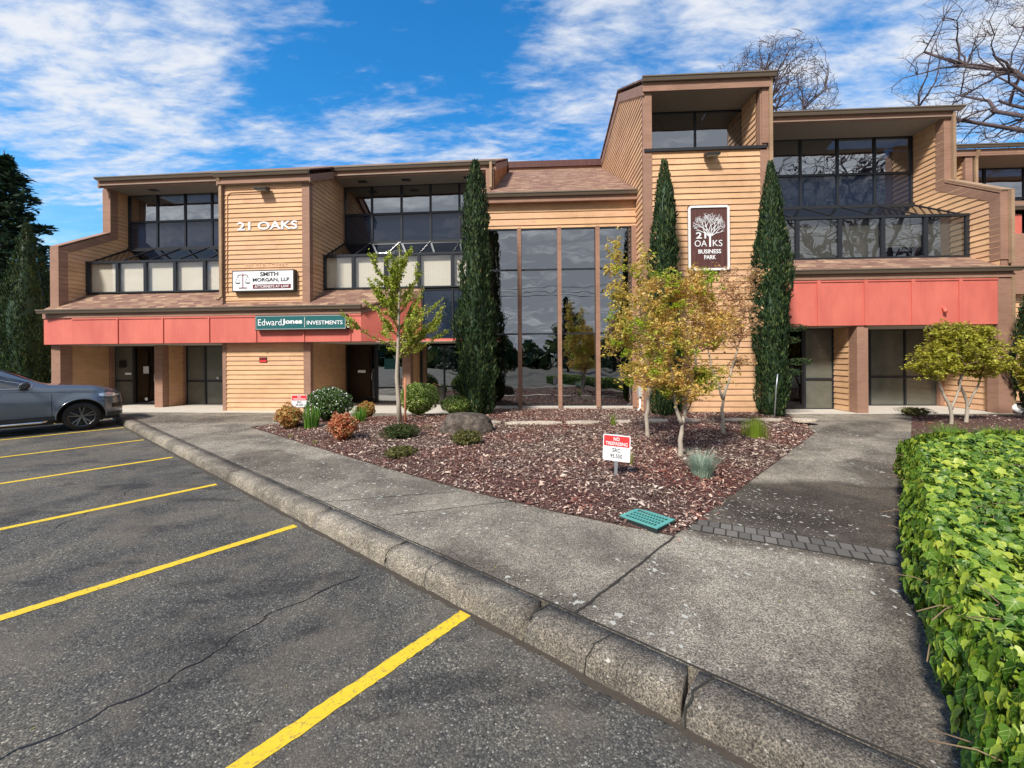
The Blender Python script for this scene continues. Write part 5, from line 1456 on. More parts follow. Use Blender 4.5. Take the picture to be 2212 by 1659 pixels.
dome_oak((-41, 42, 0), (0, 0, 9.8), (5.2, 4, 4.2), 'bare oak behind the left end of the roof', 11, 12, 90, 500, 2000, .3, .02, 'bare oaks behind the building')
dome_oak((-48, 44, 0), (0, 0, 8.2), (4.2, 3.5, 3.6), 'lower bare oak between the cypress and the left roof end', 21, 12, 80, 400, 1600, .3, .02, 'bare oaks behind the building')
dome_oak((19.5, 30, 0), (-1.1, 0, 19.0), (4.4, 4.2, 5.2), 'bare oak rising behind the tower roof', 13, 18, 190, 1000, 4200, .35, .014, 'bare oaks behind the building')
dome_oak((35.2, 22.5, 0), (-2.3, 0, 18.5), (9.6, 8, 8.5), 'spreading bare oak with long limbs at the upper right', 17, 18, 240, 1400, 5200, .52, .011, 'bare oaks behind the building')

# young tree with stake
r_ = random.Random(4); rg = np.random.default_rng(4)
e = empty('young_ginkgo_tree', (-2.86, 10.55, .2), 'young tree with fresh yellow green leaves and a pale trunk', 'tree')
m = MB(); tr = [Vector(p) for p in ((0, 0, -.05), (-.02, 0, .6), (-.06, 0, 1.2), (-.03, 0, 1.75), (.0, 0, 2.6), (.02, 0, 3.5), (.03, .0, 4.55))]
m.tube(tr, [.075, .055, .05, .045, .032, .02, .005], 9); m.build('trunk', 'bark_pale', e)
m = MB(); LPp = []
for i in range(34):
    z = 1.65 + 2.25 * r_.random() ** 1.3; a = r_.uniform(0, 6.283); L_ = (1.62 - (z - 1.65) * .46) * r_.uniform(.6, 1.1)
    el = r_.uniform(.6, 1.0) if z > 2.2 else r_.uniform(.25, .85)
    d = Vector((math.cos(a) * math.cos(el), math.sin(a) * math.cos(el) * .8, math.sin(el)))
    p0 = Vector((-.01, 0, z)); p2 = p0 + d * L_; p2.z += .16 * L_
    cv = bezier(p0, p0 + d * L_ * .5 + Vector((0, 0, -.10 * L_)), p2, 9); m.tube(cv, [.014 * (1 - j / 9) + .003 for j in range(9)], 5, False)
    LPp.append(cv)
    for k in range(3):
        j = r_.randint(2, 7); dd = (d + Vector((r_.gauss(0, .6), r_.gauss(0, .6), r_.gauss(.2, .3)))).normalized() * L_ * r_.uniform(.2, .42)
        c2 = bezier(cv[j], cv[j] + dd * .5, cv[j] + dd + Vector((0, 0, .04)), 6); m.tube(c2, [.006, .005, .004, .0035, .003, .002], 4, False); LPp.append(c2)
LPp.append([tr[4].lerp(tr[6], t / 8) for t in range(9)])
m.build('branches', 'twig', e)
pts = []
for cv in LPp:
    for _ in range(int(120 * len(cv) / 9)):
        t = r_.uniform(.12, 1.0) * (len(cv) - 1); t = round(t * 2.2) / 2.2 + r_.gauss(0, .05); t = min(max(t, 0), len(cv) - 1.001); i0 = int(t); p = cv[i0].lerp(cv[i0 + 1], t - i0)
        pts.append((p.x + r_.gauss(0, .028), p.y + r_.gauss(0, .028), p.z + r_.gauss(0.01, .03)))
pts = np.array(pts)
leaf_cloud('crown', pts, rg.uniform(.034, .060, len(pts)), 'leaf_ginkgo', e, rg, LEAF6, .9)
m = MB(); m.tube([(-2.70, 10.50, .1), (-2.70, 10.52, 1.38)], .028, 7); thing(m, 'tree_stake', 'stake_wood', 'brown wooden stake beside the pale young trunk', 'stake')
m = MB(); m.tube([(0, 0, 0), (.06, 0, .9), (.10, 0, 1.25)], .016, 7); thing(m, 'metal_stake', 'galvanised', 'thin pale stake leaning at the foot of the right cypress', 'stake', None, (6.72, 10.7, .15))

small_tree('maple_tree', (2.76, 8.48, .18), [[(0, 0, -.05), (-.02, 0, .5), (.02, 0, .95), (-.05, .05, 1.5), (-.2, .05, 2.2)], [(.02, 0, .9), (.12, .1, 1.4), (.2, .1, 2.0)]],
           [((-.15, 0, 2.05), (.55, .55, .6), 2.4), ((-.55, 0, 2.75), (.32, .4, .55), 1.1), ((-.62, 0, 3.55), (.20, .3, .75), .9), ((-.12, 0, 3.45), (.22, .3, .80), .8), ((.25, 0, 2.4), (.42, .45, .6), 1.4), ((-.05, 0, 1.35), (.72, .6, .28), 1.3), ((-.75, 0, 2.0), (.3, .3, .25), .4)], 38, 500, 24, 'leaf_maple_gold', .060,
           'left maple with coppery spring leaves and the tallest thin top', 'maples in the main bed', 31)
small_tree('maple_tree', (2.76, 6.83, .18), [[(0, 0, -.05), (.0, 0, .45), (.04, 0, .72)], [(.02, 0, .6), (-.10, 0, .95), (-.12, 0, 1.4), (-.25, .1, 2.0)], [(.04, 0, .62), (.10, .02, .95), (.28, .1, 1.4), (.35, .1, 2.1)]],
           [((-.05, 0, 2.0), (.65, .65, .55), 2.4), ((-.62, 0, 2.3), (.34, .4, .5), 1.0), ((-.25, 0, 2.75), (.36, .4, .42), .9), ((.30, 0, 2.75), (.38, .4, .48), 1.1), ((.62, 0, 2.2), (.30, .4, .40), .8), ((-.35, 0, 1.3), (.40, .5, .26), 1), ((.38, 0, 1.38), (.42, .5, .26), 1), ((.05, 0, 1.15), (.40, .5, .18), .5)], 48, 580, 26, 'leaf_maple', .054,
           'middle maple nearest the path with a forked white trunk', 'maples in the main bed', 32)
small_tree('maple_tree', (4.42, 8.73, .18), [[(0, 0, -.05), (-.03, 0, .5), (.0, 0, .85)], [(0, 0, .8), (-.2, 0, 1.3), (-.35, 0, 2.0)], [(0, 0, .8), (.15, 0, 1.3), (.35, 0, 2.0)]],
           [((-.2, 0, 2.3), (.65, .5, .5), 2.2), ((.35, 0, 2.55), (.45, .45, .5), 1.3), ((.62, 0, 3.3), (.18, .3, .45), .4), ((.15, 0, 3.2), (.28, .3, .45), .6), ((-.45, 0, 2.95), (.34, .4, .45), .9), ((.3, 0, 1.55), (.35, .3, .14), .3)], 46, 540, 15, 'leaf_maple_pink', .052,
           'right maple with sparse pinkish leaves in front of the tower siding', 'maples in the main bed', 33)
small_tree('maple_tree', (10.34, 9.8, .18), [[(0, 0, -.05), (-.05, 0, .45), (-.3, 0, 1.0), (-.45, 0, 1.5)], [(-.03, 0, .4), (.2, 0, .9), (.3, 0, 1.5)], [(.55, .2, -.05), (.6, .2, .5), (.4, .2, 1.0), (.5, .2, 1.6)], [(.6, .2, .45), (.85, .2, .95), (1.0, .2, 1.5)]],
           [((.15, .1, 1.7), (.70, .7, .50), 2), ((-.4, 0, 1.45), (.42, .5, .30), 1), ((.85, .1, 1.55), (.50, .5, .45), 1.3), ((.05, .1, 2.2), (.34, .4, .28), .7), ((.65, .1, 2.1), (.3, .4, .26), .5)], 42, 560, 34, 'leaf_maple_yellow', .062,
           'bushy yellow green maple in front of the right corner post', 'yellow green maples', 34, trunk_r=.04)
small_tree('maple_tree', (12.95, 9.9, .18), [[(0, 0, -.05), (.0, 0, .5), (-.2, 0, 1.1), (-.3, 0, 1.6)], [(0, 0, .5), (.2, 0, 1.2), (.3, 0, 1.7)]],
           [((0, 0, 1.55), (.95, .7, .75), 3), ((-.3, 0, 1.1), (.6, .5, .4), 1)], 24, 360, 30, 'leaf_maple_yellow', .065,
           'yellow green maple cut off by the right edge', 'yellow green maples', 35, trunk_r=.04)
# small layered conifer by the right door
rg = np.random.default_rng(8); e = empty('dwarf_pine', (7.62, 11.75, .15), 'small dwarf pine with layered pads beside the right cypress', 'tree')
m = MB(); m.tube([(0, 0, 0), (.1, 0, 1.2), (.05, 0, 2.45)], [.05, .035, .015], 7); m.build('trunk', 'bark_brown', e)
pts = []
for (x, z, w_) in ((.35, 2.5, .38), (.15, 2.15, .32), (.45, 1.55, .42), (.2, 1.25, .35), (.05, 2.8, .2)):
    n = 420; d = rand_dir(n, rg); pts.append(np.stack([x + d[:, 0] * w_ * rg.uniform(.3, 1, n), d[:, 1] * w_ * .8, z + d[:, 2] * .10], 1))
pts = np.concatenate(pts); leaf_cloud('crown', pts, rg.uniform(.04, .09, len(pts)), 'leaf_cypress', e, rg, RH, .3)

blob_bush('flowering_shrub', (-4.80, 10.95, .17), 1.14, .92, 'leaf_box_dark', 'round clipped shrub dotted with white flowers left of the young tree', 'shrub', 3600, .05, 41, 'clipped round shrubs', petals=520, depth=1.0)
blob_bush('clipped_shrub', (-2.66, 11.85, .17), 1.16, .98, 'leaf_box', 'large round clipped green shrub behind the young tree', 'shrub', 3600, .05, 42, 'clipped round shrubs', depth=1.0)
blob_bush('clipped_shrub', (-1.60, 12.0, .17), .90, .62, 'leaf_box', 'smallest light green clipped shrub behind the boulder', 'shrub', 2400, .045, 43, 'clipped round shrubs', depth=.8)
blob_bush('nandina_shrub', (-5.37, 10.05, .17), .58, .56, 'leaf_nandina', 'orange and yellow leafed low shrub at the left tip of the bed', 'shrub', 1500, .055, 44, 'orange leafed low shrubs', lump=.26, asp=.45)
blob_bush('nandina_shrub', (-3.46, 8.50, .17), .52, .58, 'leaf_nandina_red', 'reddest orange low shrub nearest the pavement', 'shrub', 1600, .05, 45, 'orange leafed low shrubs', lump=.26, asp=.45)
blob_bush('nandina_shrub', (-4.1, 11.7, .15), .48, .50, 'leaf_nandina', 'small orange low shrub between the two large clipped shrubs', 'shrub', 1200, .05, 46, 'orange leafed low shrubs', lump=.14, asp=.45)
blades('iris_clump', (-4.78, 9.9, .17), .50, .62, 170, 'leaf_iris', 'upright green iris blades in front of the white flowering shrub', 'plant', 51, .024, .25, .1, 'iris clumps')
blades('iris_clump', (-3.95, 10.75, .17), .48, .50, 130, 'leaf_iris', 'upright green iris blades beside the small orange shrub', 'plant', 52, .024, .35, .1, 'iris clumps')
blob_bush('ground_shrub', (-2.32, 8.62, .18), .70, .32, 'leaf_yew', 'dark green low spreading shrub in front of the young tree', 'shrub', 1300, .05, 61, 'low spreading shrubs', lump=.2, asp=.3)
blob_bush('ground_shrub', (-1.93, 7.15, .17), .52, .18, 'leaf_low', 'flattest brownish low shrub nearest the pavement edge', 'shrub', 800, .045, 62, 'low spreading shrubs', lump=.2, asp=.3)
blob_bush('ground_shrub', (-.88, 7.95, .18), .58, .30, 'leaf_low', 'low spreading shrub just in front of the boulder', 'shrub', 900, .05, 63, 'low spreading shrubs', lump=.2, asp=.3)
blob_bush('ground_shrub', (11.35, 11.75, .16), .8, .22, 'leaf_low', 'thin low brownish shrub beside the right window', 'shrub', 600, .04, 64, 'low spreading shrubs', lump=.2, asp=.3)
blades('blue_grass', (2.62, 5.78, .2), .40, .42, 700, 'leaf_bluegrass', 'blue green fescue tuft right of the no trespassing sign', 'plant', 71, .006, .75, .3)
blades('reed_clump', (4.92, 8.45, .2), .38, .44, 520, 'leaf_reed', 'square green reed clump in front of the right cypress', 'plant', 72, .008, .08, .1, box=True)
blades('grass_tuft', (2.42, 9.97, .2), .22, .36, 60, 'leaf_reed', 'small upright green tuft beside the stepping stones', 'plant', 73, .014, .3, .1)
blades('weed_tuft', (1.80, 6.35, .2), .08, .26, 40, 'leaf_tuft', 'thin yellowish weed just right of the no trespassing sign', 'plant', 74, .008, .35, .2, 'small weeds')
blades('weed_tuft', (-2.0, 9.7, .2), .22, .16, 60, 'leaf_tuft', 'pale yellow weed between the young tree and the boulder', 'plant', 75, .010, .6, .3, 'small weeds')
blades('weed_tuft', (-4.9, 9.15, .16), .14, .10, 36, 'leaf_tuft', 'tiny yellowish weed at the left pavement edge of the bed', 'plant', 76, .008, .6, .3, 'small weeds')
blades('weed_tuft', (-4.0, 8.4, .16), .14, .12, 36, 'leaf_tuft', 'tiny yellowish weed in front of the reddest shrub', 'plant', 77, .008, .6, .3, 'small weeds')
for i, (x, y) in enumerate([(7.7, 7.5), (8.3, 7.75), (8.95, 7.7), (9.5, 8.1), (8.7, 8.35), (9.9, 7.6)]):
    blades('grass_clump', (x, y, .17), .5, .46, 240, 'leaf_grass', ['arching green grass clump at the far corner of the ivy hedge', 'arching green grass clump second from the path behind the ivy', 'arching green grass clump third from the path behind the ivy', 'arching green grass clump nearest the yellow green maple', 'arching green grass clump at the foot of the forked maple trunks', 'rightmost arching green grass clump behind the ivy'][i], 'plant', 80 + i, .008, .9, .5, 'grass clumps behind the ivy')

# boulder
bm_ = bmesh.new(); bmesh.ops.create_icosphere(bm_, subdivisions=5, radius=1)
PL = [((0, .1, 1), .78), ((-.25, -.2, 1), .84), ((-1, -.1, .35), .80), ((-.8, -.7, .1), .86), ((-.1, -1, .25), .72), ((.75, -.7, .1), .84), ((1, .05, .15), .92), ((.6, .1, .85), .90), ((.2, 1, .2), .85), ((-.7, .7, .2), .9), ((.35, -.85, .55), .80), ((0, 0, -1), .8)]
PL = [(Vector(n_).normalized(), d_) for n_, d_ in PL]
for v in bm_.verts:
    c = v.co.normalized(); rad = 1 / (sum(max(0, c.dot(n_) / d_) ** 16 for n_, d_ in PL)) ** (1 / 16)
    k = rad + .07 * mnoise.noise(c * 2.1 + Vector((4, 2, 1))) + .045 * mnoise.noise(c * 5) + .02 * mnoise.noise(c * 13)
    v.co = Vector((c.x * .64, c.y * .48, c.z * .41)) * k
me = bpy.data.meshes.new('boulder'); bm_.to_mesh(me); bm_.free(); me.polygons.foreach_set('use_smooth', [True] * len(me.polygons)); me.materials.append(MATS['rock'])
o = bpy.data.objects.new('boulder', me); COL.objects.link(o); o.location = (-1.04, 9.2, .33); tag(o, 'large brown boulder with a flat top in the mulch', 'rock')
# stepping stones
for i, (s0, s1, y, lb) in enumerate([(-1.0, -.25, 10.35, 'stepping stone touching the right of the boulder'), (-.2, 1.25, 10.22, 'longest pale stepping stone right of the boulder'), (1.3, 2.15, 10.25, 'square pale stepping stone left of the green tuft'),
                                 (2.45, 2.95, 10.3, 'short stepping stone behind the green tuft'), (3.3, 3.9, 10.45, 'stepping stone left of the left maple trunk'), (4.15, 4.75, 10.5, 'flat stepping stone behind the forked maple'), (5.3, 6.0, 10.5, 'flat stepping stone behind the right maple trunk'),
                                 (6.1, 6.75, 10.45, 'flat stepping stone left of the square reed clump'), (7.0, 7.6, 10.4, 'last stepping stone beside the path')]):
    m = MB(); n = 9; P_ = []
    for k in range(n):
        a = 2 * math.pi * k / n + .3; ca, sa = math.cos(a), math.sin(a); q = 1 / (abs(ca) ** 3.5 + abs(sa) ** 3.5) ** (1 / 3.5)
        P_.append(((s0 + s1) / 2 + ca * q * (s1 - s0) / 2 * random.uniform(.93, 1), y + sa * q * .20 * random.uniform(.9, 1), .288))
    m.prism(P_, (0, 0, -.07)); thing(m, 'stepping_stone', 'stone', lb, 'paving stone', 'stepping stones in the mulch', bevel=.012)

# ivy hedge
HP = [(.75, .30), (1.95, 1.70), (3.08, 3.18), (5.00, 5.22), (5.75, 6.15), (6.9, 6.75), (8.6, 6.9), (8.9, 5.6), (6.2, 3.2), (3.6, .9), (2.2, -.6)]
def build_ivy():
    r = np.random.default_rng(17)
    e = empty('ivy_hedge', (0, 0, 0), 'thick hedge of glossy green and yellow ivy along the right of the path', 'hedge')
    H = .60
    P_, Nn, S_ = [], [], []
    xs = [p[0] for p in HP]; ys = [p[1] for p in HP]
    def top(x, y): return H + .07 * mnoise.noise(Vector((x * 1.2, y * 1.2, 3))) + .035 * mnoise.noise(Vector((x * 4, y * 4, 7)))
    cnt = 0
    while cnt < 9500:
        x, y = r.uniform(min(xs), max(xs)), r.uniform(min(ys), max(ys))
        if x > 1.229 * y + 1.0 and y > 0: continue
        if r.uniform() > min(1, (3.6 / max(y, 1.5)) ** 1.0 + .25): continue
        if not inside(HP, x, y): continue
        d = float(edge_dist(HP, np.array([x]), np.array([y]))[0])
        z = top(x, y) + .05 * mnoise.noise(Vector((x * 2.2, y * 2.2, 5))) - .16 * max(0, 1 - d / .22) ** 2 - abs(r.normal(0, .055)) + (.03 if r.uniform() < .1 else 0)
        P_.append((x, y, z)); Nn.append((r.normal(-.15, .5), r.normal(-.3, .5), 1)); S_.append(r.uniform(.046, .094)); cnt += 1
    # sides
    segs = [(HP[i], HP[i + 1]) for i in range(0, 6)]
    for a, b in segs:
        L_ = math.hypot(b[0] - a[0], b[1] - a[1]); nx, ny = -(b[1] - a[1]) / L_, (b[0] - a[0]) / L_
        for _ in range(int(L_ * 520)):
            t = r.uniform(); x, y = a[0] + (b[0] - a[0]) * t, a[1] + (b[1] - a[1]) * t; z = r.uniform(.12, H + .02)
            bul = .07 * mnoise.noise(Vector((x * 2, y * 2, z * 4))) + .06 * math.sin(z / H * 3.0) + .02
            off = bul - abs(r.normal(0, .055))
            P_.append((x + nx * off, y + ny * off, z)); Nn.append((nx + r.normal(0, .3), ny + r.normal(0, .3), .45 + r.normal(0, .25))); S_.append(r.uniform(.045, .095))
    P_, Nn, S_ = np.array(P_), np.array(Nn), np.array(S_); n = len(P_); Nn /= np.linalg.norm(Nn, axis=1)[:, None]
    down = np.tile(np.array([0, 0, -1.0]), (n, 1)) + r.normal(0, .45, (n, 3)) + np.array([-.25, -.35, 0]); A = down - Nn * (down * Nn).sum(1)[:, None]; A /= np.linalg.norm(A, axis=1)[:, None]
    B = np.cross(Nn, A)
    # five-lobed leaf with a folded midrib
    half = [(-.34, 0, 0), (-.42, .10, .01), (-.46, .22, .03), (-.40, .34, .05), (-.26, .44, .07), (-.10, .43, .06), (.0, .37, .05), (.10, .42, .05), (.20, .42, .03), (.27, .31, .04), (.34, .20, .04), (.50, .11, .02), (.76, 0, -.12)]
    k = len(half); T = np.array(half + [(x, -y, z) for x, y, z in reversed(half[1:-1])] + [(.05, 0, -.06), (-.18, 0, -.05), (.35, 0, -.05)])
    ring_n = 2 * k - 2; c = ring_n; F = []
    for i in range(ring_n):
        j = (i + 1) % ring_n; xm = (T[i][0] + T[j][0]) / 2
        F.append((c + 1 if xm < -.20 else (c + 2 if xm > .22 else c), i, j))
    for i in range(ring_n):
        x0_ = (T[i][0] + T[(i + 1) % ring_n][0]) / 2; x1_ = (T[(i + 1) % ring_n][0] + T[(i + 2) % ring_n][0]) / 2
        g = lambda q: c + 1 if q < -.20 else (c + 2 if q > .22 else c)
        if g(x0_) != g(x1_): F.append((g(x0_), (i + 1) % ring_n, g(x1_)))
    F = np.array(F)
    wv = S_[:, None, None]; bend = r.uniform(-.25, .12, n)[:, None]
    Tz = T[None, :, 2] * r.uniform(.5, 1.9, n)[:, None] + bend * T[None, :, 0] ** 2
    V = P_[:, None, :] + wv * (T[None, :, 0, None] * A[:, None, :] + T[None, :, 1, None] * B[:, None, :] + Tz[:, :, None] * Nn[:, None, :])
    np_mesh('leaves', V, F, 'leaf_ivy', e, smooth=True, uv=T[:, :2])
    m = MB()   # woody stems inside
    for _ in range(420):
        x, y = r.uniform(1.2, 7), r.uniform(.6, 6.6)
        if not inside(HP, x, y): continue
        d = float(edge_dist(HP, np.array([x]), np.array([y]))[0]); h = .5 if d > .2 else .42
        a = r.uniform(0, 6.28); m.tube([(x, y, .1), (x + math.cos(a) * .1, y + math.sin(a) * .1, h * .6), (x + math.cos(a) * .22, y + math.sin(a) * .22, h)], [.008, .006, .004], 5)
    for _ in range(160):
        i = r.integers(0, n); p = Vector(P_[i]); a = r.uniform(0, 6.28); m.tube([p, p + Vector((math.cos(a) * .08, math.sin(a) * .08, .01)), p + Vector((math.cos(a) * .2, math.sin(a) * .2, -.02))], .003, 4)
    m.build('stems', 'twig', e)
    ins = []
    cxm, cym = 4.6, 3.7
    for p in HP:
        v = Vector((cxm - p[0], cym - p[1])); v = v.normalized() * .22; ins.append((p[0] + v.x, p[1] + v.y, .38))
    m = MB(); m.prism(ins, (0, 0, -.26)); m.build('inner_foliage', 'leaf_conifer', e)
build_ivy()

# fallen bits on the paving
m = MB()
for _ in range(170):
    x, y = random.uniform(-4, 6.5), random.uniform(1.7, 9)
    if inside(BED1, x, y) or inside(HP, x, y): continue
    on_walk = (Vector((x, y)) - K0).dot(KN) > .3
    z = .156 if on_walk else .004
    if not on_walk and random.random() < .7: continue
    a = random.uniform(0, 6.28); s_ = random.uniform(.004, .013); d = Vector((math.cos(a), math.sin(a))); w_ = Vector((-d.y, d.x)) * random.uniform(.3, .6)
    m.add([(x - d.x * s_, y - d.y * s_, z), (x + w_.x * s_, y + w_.y * s_, z + .003), (x + d.x * s_, y + d.y * s_, z + .001), (x - w_.x * s_, y - w_.y * s_, z + .003)], [(0, 3, 2, 1)])
tag(m.build('leaf_litter', 'leaf_tuft'), kind='stuff')
# drain / valve box lid in the mulch
e = empty('drain_cover', (1.40, 4.36, -.016), 'teal slotted valve box lid lying in the mulch at the corner of the bed', 'drain cover', rz=R(-28))
W_, D_ = .44, .34
e.rotation_euler = (R(0), R(0), R(-50))
m = MB(); m.box(-W_ / 2, W_ / 2, -D_ / 2, D_ / 2, .10, .212); m.build('box', 'teal_dark', e, .004)
m = MB(); zz = .2135; rows, cols = 4, 11; x0, x1, y0, y1 = -W_ / 2 + .045, W_ / 2 - .045, -D_ / 2 + .035, D_ / 2 - .035
yy = np.linspace(y0, y1, rows + 1); xx = np.linspace(x0, x1, cols + 1)
m.box(-W_ / 2, W_ / 2, -D_ / 2, y0, zz, zz + .01); m.box(-W_ / 2, W_ / 2, y1, D_ / 2, zz, zz + .01); m.box(-W_ / 2, x0, y0, y1, zz, zz + .01); m.box(x1, W_ / 2, y0, y1, zz, zz + .01)
for j in range(1, rows): m.box(x0, x1, yy[j] - .007, yy[j] + .007, zz, zz + .0095)
for i in range(1, cols):
    for j in range(rows): m.box(xx[i] - .0045, xx[i] + .0045, yy[j] + .007, yy[j + 1] - .007, zz, zz + .0095)
m.build('grate', 'teal_plastic', e)
# no trespassing signs
def yard_sign(loc, rz, w, h, z0, label, full, tilt=0):
    e = empty('no_trespassing_sign', loc, label, 'sign', 'no trespassing signs', rz)
    e.rotation_euler = (0, R(tilt), rz)
    m = MB(); m.box(-.012, .012, .008, .026, -.15, z0 + h + .015); m.box(-.022, .022, .005, .009, -.15, z0 + h + .015); m.build('post', 'galvanised', e)
    m = MB(); n_ = rr(w, h, .018, 4); m.prism([(x, 0, z + z0) for x, z in n_], (0, .005, 0)); m.build('sign_board', 'sign_white', e)
    m = MB(); m.box(-w / 2 + .012, w / 2 - .012, -.003, .0, z0 + h * .56, z0 + h - .014); m.build('sign_strip', 'sign_red', e)
    text_mesh('NO', h * .14, w * .22, .001, .015, mat='sign_white', parent=e, loc=(0, -.004, z0 + h * .77)); text_mesh('TRESPASSING', h * .13, w * .80, .001, .015, mat='sign_white', parent=e, loc=(0, -.004, z0 + h * .60))
    text_mesh('SRC', h * .16, w * .30, .001, .012, mat='letter_black', parent=e, loc=(0, -.002, z0 + h * .33)); text_mesh('95.550', h * .16, w * .44, .001, .012, mat='letter_black', parent=e, loc=(0, -.002, z0 + h * .11))
yard_sign((1.415, 5.74, .2), R(-24), .37, .36, .25, 'white and red no trespassing sign on a steel post in front of the maples', True, 2)
yard_sign((-5.93, 11.6, .15), R(5), .42, .34, .38, 'small no trespassing sign against the siding beside the white flowering shrub', True)

# things across the lot that the glazing mirrors
for i, (x, y, h, w_, lb) in enumerate([(-13, -24, 9, 5.5, 'evergreen across the parking lot, westmost of three'), (3.0, -20, 8.5, 4.5, 'evergreen across the parking lot opposite the glazed hall'), (9, -26, 7, 5, 'low evergreen across the parking lot opposite the tower')]):
    conifer((x, y, 0), h, w_, 90 + i, lb, 'evergreens across the parking lot', 5000)
dome_oak((27, -9, 0), (0, 0, 13), (9, 8, 8), 'large bare oak across the parking lot mirrored in the right wing', 61, 14, 120, 600, 1500, .6, .03, 'bare oaks across the parking lot')
dome_oak((-8, -22, 0), (0, 0, 7), (4, 4, 4), 'smaller bare oak across the parking lot', 62, 10, 60, 300, 700, .3, .025, 'bare oaks across the parking lot')
for i, z in enumerate((9.2, 8.7, 8.3)):
    m = MB(); m.tube([(-60 + 12 * k, -17, z + .55 * ((k - 5) / 5) ** 2) for k in range(11)], .03, 5)
    thing(m, 'utility_wire', 'black', ['highest utility wire across the parking lot', 'middle utility wire across the parking lot', 'lowest utility wire across the parking lot'][i], 'wire', 'utility wires')
rg = np.random.default_rng(5); n = 9000; a = rg.uniform(-75, 75, n); P_ = np.stack([a, -46 + rg.normal(0, 2, n), rg.uniform(0, 1, n) ** .8 * (5.5 + 2.5 * np.sin(a * .35) + 1.5 * np.sin(a * 1.3))], 1)
leaf_cloud('distant_wood', P_, rg.uniform(.8, 1.8, n), 'leaf_yew', None, rg, RH, .7)['kind'] = 'stuff'

